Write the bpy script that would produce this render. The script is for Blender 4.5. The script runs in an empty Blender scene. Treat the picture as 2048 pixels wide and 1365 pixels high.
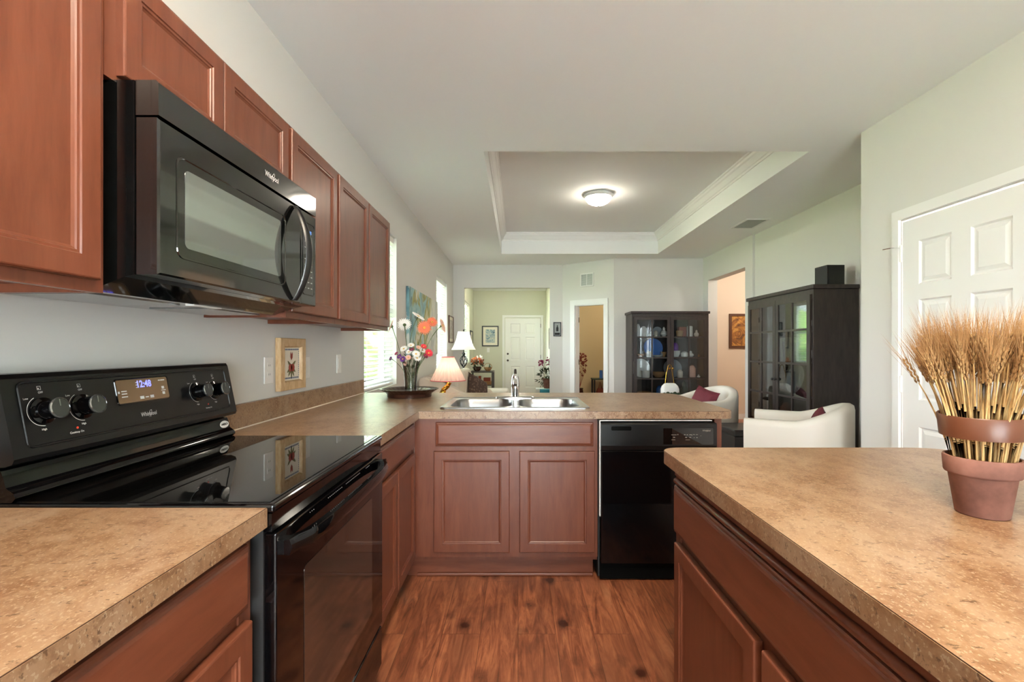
import bpy, bmesh, math, random
from mathutils import Vector, Matrix
random.seed(7)
PI = math.pi
SC = bpy.context.scene
COL = SC.collection

# ------------------------------------------------------------------ camera, world, exposure
cam_d = bpy.data.cameras.new('camera')
cam = bpy.data.objects.new('camera', cam_d); COL.objects.link(cam)
cam.location = (0, 0, 1.246); cam.rotation_euler = (PI/2, 0, 0)
cam_d.sensor_width = 36; cam_d.lens = 935*36/2048
cam_d.shift_x = -12/2048; cam_d.shift_y = 14.5/2048
cam_d.clip_start = 0.02; cam_d.clip_end = 200
SC.camera = cam
SC.view_settings.view_transform = 'Standard'; SC.view_settings.look = 'None'
SC.view_settings.gamma = 1.0; SC.view_settings.exposure = 1.72
SC.view_settings.use_curve_mapping = False
SC.cycles.use_denoising = True
SC.cycles.max_bounces = 10; SC.cycles.diffuse_bounces = 6; SC.cycles.glossy_bounces = 5
SC.cycles.transparent_max_bounces = 16; SC.cycles.sample_clamp_indirect = 6
SC.cycles.caustics_reflective = False; SC.cycles.caustics_refractive = False
W = bpy.data.worlds.new('world'); SC.world = W; W.use_nodes = True
WB = W.node_tree.nodes['Background']
WB.inputs[0].default_value = (0.90, 0.96, 1.0, 1); WB.inputs[1].default_value = 9.5

def area_light(name, loc, rot, sx, sy, power, col=(1, 1, 1), portal=False, parent=None):
    d = bpy.data.lights.new(name, 'AREA'); d.shape = 'RECTANGLE'; d.size = sx; d.size_y = sy
    d.energy = power; d.color = col
    o = bpy.data.objects.new(name, d); COL.objects.link(o); o.location = loc; o.rotation_euler = rot
    if portal: d.cycles.is_portal = True
    if parent: o.parent = parent
    return o
def point_light(name, loc, power, col, rad=0.08):
    d = bpy.data.lights.new(name, 'POINT'); d.energy = power; d.color = col; d.shadow_soft_size = rad
    o = bpy.data.objects.new(name, d); COL.objects.link(o); o.location = loc
    return o
XW = -1.165            # room face of the left wall
CEIL = 2.744
WINS = [(3.54, 4.48), (6.68, 7.66), (10.1, 11.2)]
for i, (a, b) in enumerate(WINS):
    area_light('portal', (XW-.17, (a+b)/2, 1.6), (0, -PI/2, 0), 1.4, b-a, 1, portal=True)
area_light('portal', (.6, -3.13, 1.05), (PI/2, 0, 0), 2.4, 2.1, 1, portal=True)
sun_d = bpy.data.lights.new('sun', 'SUN'); sun_d.energy = 240; sun_d.angle = .01; sun_d.color = (1, .95, .86)
sun = bpy.data.objects.new('sun', sun_d); COL.objects.link(sun); sun.rotation_euler = (math.radians(-22), math.radians(32), 0)
# electric light of the place: kitchen ceiling fixture, dining dome, hall and den fixtures, plus an added foyer fill
TUBE, DOME, HALL_W, FOYER_W, DEN_W = 21, 18, 8, 4, 4

# ------------------------------------------------------------------ materials
def S(*c):
    return tuple(((v/255)/12.92 if v/255 <= .04045 else ((v/255+.055)/1.055)**2.4) for v in c)+(1,)
def mat(name, col=(.5, .5, .5, 1), rough=.5, metal=0, coat=0, spec=.5, emis=None, es=0):
    m = bpy.data.materials.new(name); m.use_nodes = True
    b = m.node_tree.nodes['Principled BSDF']
    b.inputs['Base Color'].default_value = col; b.inputs['Roughness'].default_value = rough
    b.inputs['Metallic'].default_value = metal; b.inputs['Coat Weight'].default_value = coat
    b.inputs['Specular IOR Level'].default_value = spec
    if emis: b.inputs['Emission Color'].default_value = emis; b.inputs['Emission Strength'].default_value = es
    return m
def nd(m, t, **kw):
    n = m.node_tree.nodes.new(t)
    for k, v in kw.items():
        if k in n.inputs: n.inputs[k].default_value = v
        else: setattr(n, k, v)
    return n
def ln(m, a, b): m.node_tree.links.new(a, b)
def coords(m, scale=(1, 1, 1), kind='Object'):
    tc = nd(m, 'ShaderNodeTexCoord'); mp = nd(m, 'ShaderNodeMapping'); mp.inputs['Scale'].default_value = scale
    ln(m, tc.outputs[kind], mp.inputs['Vector']); return mp.outputs[0]
def noise(m, vec, scale, detail=4, rough=.6, dist=0):
    n = nd(m, 'ShaderNodeTexNoise'); n.inputs['Scale'].default_value = scale; n.inputs['Detail'].default_value = detail
    n.inputs['Roughness'].default_value = rough; n.inputs['Distortion'].default_value = dist
    ln(m, vec, n.inputs['Vector']); return n.outputs['Fac']
def ramp(m, fac, stops, interp='LINEAR'):
    r = nd(m, 'ShaderNodeValToRGB'); r.color_ramp.interpolation = interp
    el = r.color_ramp.elements
    while len(el) < len(stops): el.new(.5)
    for e, (p, c) in zip(el, stops): e.position = p; e.color = c
    ln(m, fac, r.inputs[0]); return r.outputs[0]
def mix(m, fac, a, b, mode='MIX'):
    n = nd(m, 'ShaderNodeMix'); n.data_type = 'RGBA'; n.blend_type = mode
    if isinstance(fac, (int, float)): n.inputs[0].default_value = fac
    else: ln(m, fac, n.inputs[0])
    for s, v in ((6, a), (7, b)):
        if isinstance(v, tuple): n.inputs[s].default_value = v
        else: ln(m, v, n.inputs[s])
    return n.outputs[2]
def base(m, sock): ln(m, sock, m.node_tree.nodes['Principled BSDF'].inputs['Base Color'])
def bump(m, fac, strength=.1, dist=.002):
    b = nd(m, 'ShaderNodeBump'); b.inputs['Strength'].default_value = strength; b.inputs['Distance'].default_value = dist
    ln(m, fac, b.inputs['Height']); ln(m, b.outputs[0], m.node_tree.nodes['Principled BSDF'].inputs['Normal'])
G = lambda v: (v, v, v, 1)

def wood_mat(name, c1, c2, c3, rough, stretch):
    m = mat(name, rough=rough, coat=.12, spec=.35); m.node_tree.nodes['Principled BSDF'].inputs['Coat Roughness'].default_value = .22
    n1 = noise(m, coords(m, stretch), 9, 6, .65, .5); n2 = noise(m, coords(m, (1, 1, 1)), 3.5, 3, .5)
    c = ramp(m, n1, [(.3, c2), (.52, c1), (.75, c3)])
    base(m, mix(m, n2, c, mix(m, .55, c, c2), 'MIX')); return m
M = {}
M['wood'] = wood_mat('cherry_cabinet_wood', S(104, 58, 40), S(89, 47, 31), S(115, 67, 48), .34, (3.5, 3.5, .45))
M['wood_flat'] = wood_mat('cherry_cabinet_wood_flat', S(104, 58, 40), S(89, 47, 31), S(115, 67, 48), .34, (.5, .5, 3.5))
M['wood_dark'] = mat('cabinet_inside', S(70, 34, 22), .6)
M['wall'] = mat('wall_paint', S(217, 216, 212), .75, spec=.25)
M['ceil'] = mat('ceiling_paint', S(237, 239, 238), .8, spec=.2)
nz = noise(M['ceil'], coords(M['ceil']), 60, 3); bump(M['ceil'], nz, .12, .003)
nz = noise(M['wall'], coords(M['wall']), 90, 3); bump(M['wall'], nz, .05, .002)
M['foyer'] = mat('foyer_paint', S(208, 208, 192), .75, spec=.25)
M['tan'] = mat('den_paint', S(200, 182, 144), .8, spec=.2)
M['peach'] = mat('hall_warm_light_tint', S(222, 206, 188), .8, spec=.2)  # wall paint tinted peach: the hall's warm light put into the colour
M['trim'] = mat('white_trim', S(232, 232, 230), .4)
M['white'] = mat('white_plastic', S(232, 230, 226), .35)
M['black'] = mat('black_gloss', S(5, 5, 6), .06, spec=.42)
M['mwblack'] = mat('black_gloss_enamel', S(9, 10, 10), .07, spec=.9, coat=.35)
M['blacksat'] = mat('black_satin', S(15, 15, 16), .28, spec=.4)
M['blackmat'] = mat('black_matte', S(20, 19, 19), .55)
M['pocket'] = mat('deep_black', S(3, 3, 3), .9, spec=.1)
M['dimprint'] = mat('dim_print', S(150, 148, 140), .5)
M['blackglass'] = mat('black_glass', S(7, 7, 7), .02, spec=.7)
M['mwglass'] = mat('microwave_window_glass', S(150, 158, 156), .05, .75)
M['ovenglass'] = mat('oven_window_glass', S(70, 56, 48), .05, .4, spec=.9)
M['chrome'] = mat('chrome', G(.85), .07, 1)
M['steel'] = mat('brushed_steel', G(.46), .25, 1)
M['basin'] = mat('steel_basin_shaded', G(.30), .28, 1)  # darker copy of the sink steel; dark reflections in the bowls painted in
M['brass'] = mat('brass', S(214, 168, 70), .22, 1)
M['bronze'] = mat('dark_bronze', S(60, 52, 46), .4, .8)
M['iron'] = mat('black_iron', S(26, 25, 26), .45, .3)
M['print'] = mat('white_print', S(215, 215, 215), .5)
M['digit'] = mat('lit_digits', S(120, 130, 255), .5, emis=S(110, 112, 255), es=.8)
M['digitteal'] = mat('lit_digits_blue', S(90, 140, 230), .5, emis=S(90, 150, 255), es=.4)
M['redled'] = mat('red_indicator', S(200, 60, 40), .4)
M['dispgold'] = mat('control_display_glass', S(118, 90, 62), .12, spec=.7)
M['leather'] = mat('white_leather', S(224, 218, 208), .42)
M['cream'] = mat('cream_fabric', S(214, 204, 190), .8)
M['brownfab'] = mat('brown_patterned_fabric', rough=.85)
v = nd(M['brownfab'], 'ShaderNodeTexVoronoi'); v.inputs['Scale'].default_value = 26; ln(M['brownfab'], coords(M['brownfab']), v.inputs['Vector'])
base(M['brownfab'], ramp(M['brownfab'], v.outputs['Distance'], [(.1, S(120, 100, 86)), (.45, S(72, 54, 46))]))
M['burgundy'] = mat('burgundy_velvet', S(98, 22, 38), .75)
bump(M['burgundy'], noise(M['burgundy'], coords(M['burgundy']), 30, 2), .6, .01)
M['espresso'] = mat('espresso_wood', S(48, 39, 36), .38)
base(M['espresso'], ramp(M['espresso'], noise(M['espresso'], coords(M['espresso'], (2, 2, .4)), 14, 5), [(.3, S(38, 30, 28)), (.7, S(60, 49, 45))]))
M['hutchin'] = mat('hutch_interior', S(34, 29, 30), .6)
M['terracotta'] = mat('terracotta', rough=.8, spec=.2)
base(M['terracotta'], ramp(M['terracotta'], noise(M['terracotta'], coords(M['terracotta']), 14, 5), [(.3, S(108, 76, 68)), (.55, S(136, 96, 85)), (.8, S(152, 112, 100))]))
M['soil'] = mat('dry_moss', S(92, 70, 45), .95)
M['straw'] = mat('wheat_straw', S(206, 172, 116), .6)
base(M['straw'], ramp(M['straw'], noise(M['straw'], coords(M['straw'], (40, 40, 8)), 3, 3), [(.3, S(140, 100, 58)), (.5, S(186, 152, 100)), (.75, S(212, 184, 130))]))
M['ear'] = mat('wheat_ear', S(196, 156, 98), .7)
base(M['ear'], ramp(M['ear'], noise(M['ear'], coords(M['ear']), 120, 2), [(.3, S(120, 86, 50)), (.6, S(176, 140, 92))]))
M['awn'] = mat('wheat_awn', S(160, 122, 82), .8, spec=.2)
M['band'] = mat('brown_leather', S(92, 52, 32), .38)
M['tray'] = mat('dark_brown_lacquer', S(58, 34, 26), .25, coat=.2)
M['petalw'] = mat('white_petals', S(240, 238, 232), .6)
M['petalo'] = mat('orange_petals', S(216, 112, 74), .6)
M['petalr'] = mat('red_petals', S(206, 44, 62), .6)
M['petalp'] = mat('purple_petals', S(104, 52, 128), .6)
M['petalm'] = mat('magenta_petals', S(150, 40, 90), .6)
M['petalk'] = mat('pink_petals', S(222, 176, 160), .6)
M['yolk'] = mat('flower_centre', S(214, 170, 70), .8)
M['green'] = mat('stem_green', S(78, 98, 56), .6)
M['darkgreen'] = mat('leaf_green', S(46, 62, 38), .6)
M['oakframe'] = mat('pale_oak_frame', S(206, 172, 128), .5)
base(M['oakframe'], ramp(M['oakframe'], noise(M['oakframe'], coords(M['oakframe'], (3, 3, 1)), 20, 4), [(.3, S(186, 148, 102)), (.7, S(216, 186, 144))]))
M['paper'] = mat('print_paper', S(232, 224, 208), .6)
M['blueprint'] = mat('blue_check_border', S(52, 76, 120), .6)
M['applered'] = mat('printed_red_fruit', S(158, 66, 52), .6)
M['leafprint'] = mat('printed_leaf', S(110, 108, 66), .6)
M['goldwood'] = mat('dark_gilt_frame', S(88, 52, 30), .4)
M['charcoal'] = mat('charcoal_frame', S(56, 62, 68), .5)
M['ottoman'] = mat('black_leather', S(26, 25, 27), .35)
M['teal'] = mat('teal_paint', S(28, 134, 160), .5)
M['orange'] = mat('rust_leaves', S(190, 94, 40), .7)
M['rust'] = mat('red_brown_leaves', S(132, 58, 38), .7)
M['ceramic'] = mat('white_ceramic', S(222, 222, 220), .2)
M['bluec'] = mat('blue_glaze', S(60, 110, 190), .25)
M['purplec'] = mat('purple_glaze', S(118, 70, 160), .4)
M['wicker'] = mat('wicker', S(150, 110, 70), .8)
M['book1'] = mat('book_cover_pale', S(206, 204, 198), .6)
M['book2'] = mat('book_cover_grey', S(136, 142, 150), .6)
M['book3'] = mat('book_cover_blue', S(74, 96, 136), .6)
M['seam'] = mat('laminate_seam', S(70, 48, 34), .6)
M['caulk'] = mat('white_caulk', S(226, 214, 200), .6)
M['vent'] = mat('vent_white', S(222, 224, 222), .5)
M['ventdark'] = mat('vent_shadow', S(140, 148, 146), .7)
M['grille'] = mat('vent_grey', S(158, 164, 162), .6)
M['lawn'] = mat('lawn', rough=.95)
base(M['lawn'], ramp(M['lawn'], noise(M['lawn'], coords(M['lawn']), 3, 5), [(.3, S(92, 110, 80)), (.7, S(140, 152, 116))]))
M['shrub'] = mat('shrub_leaves', rough=.9)
base(M['shrub'], ramp(M['shrub'], noise(M['shrub'], coords(M['shrub']), 9, 5), [(.3, S(60, 96, 50)), (.7, S(140, 170, 90))]))
M['stuccopale'] = mat('patio_bounce_concrete', S(180, 185, 188), .9)  # pale cool tone set for the daylight it throws indoors
M['stucco'] = mat('neighbour_stucco', S(110, 130, 150), .9)
M['sheer'] = mat('blind_white', S(236, 240, 240), .5)

def laminate(name, k=1.0):
    m = mat(name, rough=.3, spec=.45)
    t = lambda r, g, b: S(*(min(255, c*k*.73) for c in (r, g, b)))
    v = coords(m, (1.6, 1, 1)); w = coords(m, (1, 1, 1))
    big = noise(m, v, 4.5, 8, .68, .7); mid = noise(m, v, 26, 5, .7, .4); fine = noise(m, v, 150, 3, .6); sp = noise(m, coords(m, (.6, 1.2, 1)), 95, 3, .65)
    c = ramp(m, big, [(.34, t(158, 108, 70)), (.5, t(190, 147, 110)), (.64, t(212, 176, 143))])
    c = mix(m, ramp(m, mid, [(.48, G(.0)), (.62, G(.6))]), c, t(212, 172, 134))
    c = mix(m, ramp(m, mid, [(.36, G(.6)), (.46, G(0))]), c, t(146, 100, 66))
    c = mix(m, ramp(m, fine, [(.57, G(0)), (.63, G(.8))]), c, t(232, 204, 170))
    c = mix(m, ramp(m, sp, [(.33, G(.8)), (.39, G(0))]), c, t(112, 78, 52))
    base(m, c); return m
M['lam'] = laminate('tan_laminate')
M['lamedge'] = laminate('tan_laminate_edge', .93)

def floor_mat():
    m = mat('plank_floor', rough=.33, spec=.4)
    tc = nd(m, 'ShaderNodeTexCoord'); sp = nd(m, 'ShaderNodeSeparateXYZ'); cb = nd(m, 'ShaderNodeCombineXYZ')
    ln(m, tc.outputs['Object'], sp.inputs[0]); ln(m, sp.outputs[1], cb.inputs[0]); ln(m, sp.outputs[0], cb.inputs[1])
    br = nd(m, 'ShaderNodeTexBrick'); br.offset = .37; br.offset_frequency = 2
    for k, v in (('Scale', 1.0), ('Mortar Size', .0012), ('Brick Width', 1.25), ('Row Height', .165), ('Bias', 0)): br.inputs[k].default_value = v
    br.inputs['Color1'].default_value = G(.35); br.inputs['Color2'].default_value = G(.65); br.inputs['Mortar'].default_value = G(.0)
    ln(m, cb.outputs[0], br.inputs['Vector'])
    gv = coords(m, (11, 1.1, 1)); off = nd(m, 'ShaderNodeVectorMath', operation='ADD'); sc_ = nd(m, 'ShaderNodeVectorMath', operation='SCALE')
    sc_.inputs['Scale'].default_value = 30; ln(m, br.outputs['Color'], sc_.inputs[0]); ln(m, gv, off.inputs[0]); ln(m, sc_.outputs[0], off.inputs[1])
    g1 = noise(m, off.outputs[0], 2.2, 8, .7, 1.2); g2 = noise(m, coords(m, (2.2, .8, 1)), 2.6, 4, .6, .6)
    c = ramp(m, g1, [(.30, S(82, 46, 31)), (.44, S(132, 76, 51)), (.56, S(163, 100, 69)), (.72, S(188, 128, 91))])
    c = mix(m, ramp(m, g2, [(.38, G(.6)), (.56, G(0))]), c, S(96, 54, 37))
    kn = nd(m, 'ShaderNodeTexVoronoi'); kn.inputs['Scale'].default_value = 1; kn.inputs['Randomness'].default_value = 1
    ln(m, coords(m, (6.5, 4.4, 1)), kn.inputs['Vector'])
    wv = noise(m, coords(m), 22, 3)
    ad = nd(m, 'ShaderNodeMath', operation='MULTIPLY_ADD'); ln(m, wv, ad.inputs[0]); ad.inputs[1].default_value = .22; ln(m, kn.outputs['Distance'], ad.inputs[2])
    c = mix(m, ramp(m, ad.outputs[0], [(.21, G(.95)), (.25, G(.55)), (.38, G(0))]), c, S(58, 28, 20))
    c = mix(m, ramp(m, br.outputs['Fac'], [(.4, G(0)), (.6, G(.7))]), c, S(60, 30, 20))
    base(m, c); bump(m, g1, .12, .002); return m
M['floor'] = floor_mat()

def thin_glass(name, tint=(1, 1, 1, 1), refl=.08):
    m = bpy.data.materials.new(name); m.use_nodes = True; nt = m.node_tree
    nt.nodes.remove(nt.nodes['Principled BSDF']); out = nt.nodes['Material Output']
    t = nd(m, 'ShaderNodeBsdfTransparent'); t.inputs[0].default_value = tint
    g = nd(m, 'ShaderNodeBsdfGlossy'); g.inputs['Roughness'].default_value = .02
    lw = nd(m, 'ShaderNodeLayerWeight'); lw.inputs[0].default_value = .35
    mr = nd(m, 'ShaderNodeMapRange'); mr.inputs['To Min'].default_value = refl; mr.inputs['To Max'].default_value = .9
    ln(m, lw.outputs['Fresnel'], mr.inputs[0]); mx = nd(m, 'ShaderNodeMixShader')
    ln(m, mr.outputs[0], mx.inputs[0]); ln(m, t.outputs[0], mx.inputs[1]); ln(m, g.outputs[0], mx.inputs[2]); ln(m, mx.outputs[0], out.inputs[0])
    return m
M['glass'] = thin_glass('window_glass', (.95, .98, .98, 1), .05)
M['cabglass'] = thin_glass('cabinet_glass', (.95, .97, .97, 1), .02)
M['vaseglass'] = thin_glass('vase_glass', (.96, .99, .98, 1), .07)
M['capface'] = mat('knob_cap_glass', S(46, 48, 48), .1, .3, spec=.9)
M['knobglass'] = mat('knob_cap', S(150, 152, 152), .16, .85)
def lampshade(name, col):
    m = bpy.data.materials.new(name); m.use_nodes = True; nt = m.node_tree
    nt.nodes.remove(nt.nodes['Principled BSDF']); out = nt.nodes['Material Output']
    d = nd(m, 'ShaderNodeBsdfDiffuse'); d.inputs[0].default_value = col; t = nd(m, 'ShaderNodeBsdfTranslucent'); t.inputs[0].default_value = col
    mx = nd(m, 'ShaderNodeMixShader'); mx.inputs[0].default_value = .55
    ln(m, d.outputs[0], mx.inputs[1]); ln(m, t.outputs[0], mx.inputs[2]); ln(m, mx.outputs[0], out.inputs[0]); return m
M['pinkshade'] = lampshade('pink_pleated_shade', S(240, 212, 202))
M['whiteshade'] = lampshade('white_silk_shade', S(244, 240, 234))
M['pinktrim'] = mat('pink_braid', S(224, 120, 124), .7)
M['dome'] = mat('lit_frosted_dome', S(255, 244, 224), .4, emis=(1, .9, .74, 1), es=DOME)
M['tube'] = mat('lit_diffuser', S(255, 246, 232), .4, emis=(1, .855, .67, 1), es=TUBE)

def art(name, stops, scale, stretch=(1, 1, 1), dist=1.5):
    m = mat(name, rough=.6); n = noise(m, coords(m, stretch), scale, 4, .55, dist)
    base(m, ramp(m, n, stops)); return m
m = M['canvas'] = mat('abstract_canvas', rough=.6); sp_ = nd(m, 'ShaderNodeSeparateXYZ'); ln(m, coords(m), sp_.inputs[0])
ma = nd(m, 'ShaderNodeMath', operation='MULTIPLY_ADD'); ln(m, sp_.outputs[1], ma.inputs[0]); ma.inputs[1].default_value = .30; ln(m, noise(m, coords(m, (1, 1.2, 1)), 2.4, 3, .5, .5), ma.inputs[2])
cv = ramp(m, ma.outputs[0], [(.16, S(44, 92, 110)), (.30, S(126, 176, 186)), (.40, S(150, 190, 190)), (.46, S(150, 146, 62)), (.54, S(196, 196, 150)), (.66, S(216, 218, 208)), (.80, S(196, 202, 196))])
cd_ = noise(m, coords(m, (1, 1.5, .8)), 5, 3, .5, 1); base(m, mix(m, ramp(m, cd_, [(.34, G(.8)), (.42, G(0))]), mix(m, ramp(m, cd_, [(.58, G(0)), (.64, G(.7))]), cv, S(232, 230, 222)), S(92, 98, 96)))
M['seascape'] = art('blue_grey_print', [(.3, S(60, 90, 110)), (.45, S(140, 165, 180)), (.58, S(210, 212, 200)), (.7, S(70, 72, 66))], 9, (1, 1, 2))
M['hallart'] = art('amber_painting', [(.3, S(64, 40, 22)), (.48, S(150, 96, 40)), (.6, S(206, 150, 70)), (.75, S(90, 92, 44))], 6)
M['sketch'] = art('pale_sketch', [(.4, S(206, 200, 190)), (.6, S(168, 160, 152))], 8)

# ------------------------------------------------------------------ mesh helpers
WM = {}
def thing(name, label, cat, loc=(0, 0, 0), rotz=0, group=None):
    o = bpy.data.objects.new(name, None); COL.objects.link(o); o.empty_display_size = .1
    o.location = loc; o.rotation_euler = (0, 0, rotz)
    o['label'] = label; o['category'] = cat
    if group: o['group'] = group
    WM[o.name] = Matrix.Translation(loc) @ Matrix.Rotation(rotz, 4, 'Z')
    return o
def tag(o, label, cat, group=None):
    o['label'] = label; o['category'] = cat
    if group: o['group'] = group
    return o
def bm_(): return bmesh.new()
def finish(bm, name, mats, smooth):
    bmesh.ops.recalc_face_normals(bm, faces=bm.faces)
    if smooth:
        for f in bm.faces: f.smooth = True
        lim = math.radians(smooth if smooth is not True else 40)
        for e in bm.edges:
            if len(e.link_faces) == 2 and e.calc_face_angle(0) > lim: e.smooth = False
    me = bpy.data.meshes.new(name); bm.to_mesh(me); bm.free()
    for k in (mats if isinstance(mats, (list, tuple)) else [mats]): me.materials.append(M[k] if isinstance(k, str) else k)
    return me
def obj(name, bm, mats, parent=None, smooth=False, label=None, local=False):
    """one mesh object; geometry is given in world space and moved into the parent's space (unless local)"""
    if parent is not None:
        if not local: bm.transform(WM[parent.name].inverted())
    me = finish(bm, name, mats, smooth)
    o = bpy.data.objects.new(name, me); COL.objects.link(o)
    if parent is not None: o.parent = parent; WM[o.name] = WM[parent.name]
    else: WM[o.name] = Matrix.Identity(4)
    if label: o['label'] = label
    return o
def struct(name, bm, mats, parent=None, smooth=False):
    o = obj(name, bm, mats, parent, smooth); o['kind'] = 'structure'; return o
def solo(name, bm, mats, label, cat, group=None, smooth=False):
    """a thing that is one mesh, its origin at its own base centre"""
    vs = [v.co for v in bm.verts]
    c = Vector(((min(v.x for v in vs)+max(v.x for v in vs))/2, (min(v.y for v in vs)+max(v.y for v in vs))/2, min(v.z for v in vs)))
    bm.transform(Matrix.Translation(-c))
    me = finish(bm, name, mats, smooth); o = bpy.data.objects.new(name, me); COL.objects.link(o); o.location = c
    WM[o.name] = Matrix.Translation(c)
    return tag(o, label, cat, group)
def dup(root, loc, rotz=0, label=None, rot=None, scale=None):
    r = root.copy(); COL.objects.link(r); r.location = loc; r.rotation_euler = rot if rot else (0, 0, rotz)
    if scale: r.scale = (scale,)*3
    if label: r['label'] = label
    for ch in list(root.children):
        c = ch.copy(); COL.objects.link(c); c.parent = r
        for g in ch.children:
            d = g.copy(); COL.objects.link(d); d.parent = c
    return r
def box(bm, x0, x1, y0, y1, z0, z1, bev=0, seg=2, mi=0):
    vs = [bm.verts.new((x, y, z)) for z in (z0, z1) for x, y in ((x0, y0), (x1, y0), (x1, y1), (x0, y1))]
    fs = [bm.faces.new([vs[i] for i in q]) for q in ((3, 2, 1, 0), (4, 5, 6, 7), (0, 1, 5, 4), (1, 2, 6, 5), (2, 3, 7, 6), (3, 0, 4, 7))]
    for f in fs: f.material_index = mi
    if bev:
        es = list({e for f in fs for e in f.edges})
        r = bmesh.ops.bevel(bm, geom=es, offset=bev, segments=seg, profile=.5, affect='EDGES')
        for f in r['faces']: f.material_index = mi
def B(*a, **k):
    bm = bm_(); box(bm, *a, **k); return bm
def skin(bm, rings, closed=True, cap0=True, cap1=True, mi=0):
    """rings: lists of points, same count; joins successive rings"""
    R = [[bm.verts.new(p) for p in r] for r in rings]; n = len(R[0])
    for a, b in zip(R, R[1:]):
        for i in range(n if closed else n-1):
            j = (i+1) % n
            try: bm.faces.new((a[i], a[j], b[j], b[i])).material_index = mi
            except ValueError: pass
    if cap0 and n > 2: bm.faces.new(R[0][::-1]).material_index = mi
    if cap1 and n > 2: bm.faces.new(R[-1]).material_index = mi
def lathe(bm, prof, c=(0, 0, 0), seg=32, cap0=True, cap1=True, mi=0, axis='Z', fl=None):
    rings = []
    for r, z in prof:
        ring = []
        for i in range(seg):
            a = 2*PI*i/seg; rr = r*(fl(i, z) if fl else 1); u, v = rr*math.cos(a), rr*math.sin(a)
            p = (u, v, z) if axis == 'Z' else ((z, u, v) if axis == 'X' else (u, z, v))
            ring.append((c[0]+p[0], c[1]+p[1], c[2]+p[2]))
        rings.append(ring)
    skin(bm, rings, True, cap0, cap1, mi)
def tube(bm, pts, r, seg=8, mi=0, rs=None):
    pts = [Vector(p) for p in pts]; rings = []
    up = Vector((0, 0, 1))
    for i, p in enumerate(pts):
        t = (pts[min(i+1, len(pts)-1)]-pts[max(i-1, 0)]).normalized()
        s = t.cross(up)
        if s.length < .05: s = t.cross(Vector((1, 0, 0)))
        s.normalize(); w = s.cross(t); rr = rs[i] if rs else r
        rings.append([p+rr*(math.cos(2*PI*k/seg)*s+math.sin(2*PI*k/seg)*w) for k in range(seg)])
    skin(bm, rings, True, True, True, mi)
def prism(bm, outline, axis, a, b, mi=0):
    def P(u, v, w): return {'X': (w, u, v), 'Y': (u, w, v), 'Z': (u, v, w)}[axis]
    skin(bm, [[P(u, v, a) for u, v in outline], [P(u, v, b) for u, v in outline]], mi=mi)
def rrect(x0, x1, y0, y1, r, n=6):
    rs = r if isinstance(r, (list, tuple)) else [r]*4
    cs = [(x0, y0, 1, 1, PI), (x1, y0, -1, 1, 1.5*PI), (x1, y1, -1, -1, 0), (x0, y1, 1, -1, .5*PI)]
    out = []
    for (cx, cy, sx, sy, a0), rr in zip(cs, rs):
        if rr <= 0: out.append((cx, cy)); continue
        for k in range(n+1):
            a = a0+.5*PI*k/n; out.append((cx+sx*rr+rr*math.cos(a), cy+sy*rr+rr*math.sin(a)))
    return out
def loops(bm, O, u, v, n, w, h, prof, mi=0, fill=True, rad=0):
    """nested rectangles on a plane: prof = [(inset, depth along n)]"""
    O, u, v, n = Vector(O), Vector(u), Vector(v), Vector(n); rings = []
    for i, d in prof:
        if rad: pts = rrect(i, w-i, i, h-i, max(rad-i*.6, .002), 4)
        else: pts = [(i, i), (w-i, i), (w-i, h-i), (i, h-i)]
        rings.append([O+u*a+v*b+n*d for a, b in pts])
    skin(bm, rings, True, True, fill, mi)
X, Y, Z = Vector((1, 0, 0)), Vector((0, 1, 0)), Vector((0, 0, 1))
def slab(bm, outline, holes, z0, z1, mi=0, side_mi=0):
    for z, flip in ((z1, False), (z0, True)):
        es = []
        for loop in [outline]+holes:
            vs = [bm.verts.new((x, y, z)) for x, y in loop]
            es += [bm.edges.new((vs[i], vs[(i+1) % len(vs)])) for i in range(len(vs))]
        r = bmesh.ops.triangle_fill(bm, edges=es, use_beauty=True)
        for f in r['geom']:
            if isinstance(f, bmesh.types.BMFace): f.material_index = mi
    for loop in [outline]+holes:
        skin(bm, [[(x, y, z0) for x, y in loop], [(x, y, z1) for x, y in loop]], True, False, False, side_mi)
    bmesh.ops.remove_doubles(bm, verts=bm.verts, dist=1e-5)
_FONT = {}
def text(bm, body, O, u, v, n, size, sx=1, center=True, shear=0, mi=0, depth=.0006, bold=0):
    cu = bpy.data.curves.new('t', 'FONT'); cu.body = body; cu.size = size; cu.shear = shear; cu.offset = bold
    cu.align_x = 'CENTER' if center else 'LEFT'; cu.align_y = 'CENTER'; cu.resolution_u = 3
    o = bpy.data.objects.new('t', cu); COL.objects.link(o)
    dg = bpy.context.evaluated_depsgraph_get(); dg.update()
    me = bpy.data.meshes.new_from_object(o.evaluated_get(dg))
    bpy.data.objects.remove(o); bpy.data.curves.remove(cu)
    O, u, v, n = Vector(O), Vector(u), Vector(v), Vector(n)
    vs = [bm.verts.new(O+u*(p.co.x*sx)+v*p.co.y+n*depth) for p in me.vertices]
    for f in me.polygons:
        try: bm.faces.new([vs[i] for i in f.vertices]).material_index = mi
        except ValueError: pass
    bpy.data.meshes.remove(me)
def arc(bm, O, u, v, n, r, a0, a1, w, depth=.0006, seg=20, mi=0):
    O, u, v, n = Vector(O), Vector(u), Vector(v), Vector(n); rings = []
    for k in range(seg+1):
        a = math.radians(a0+(a1-a0)*k/seg)
        rings.append([O+(u*math.cos(a)+v*math.sin(a))*q+n*depth for q in (r-w/2, r+w/2)])
    skin(bm, rings, False, False, False, mi)
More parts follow.
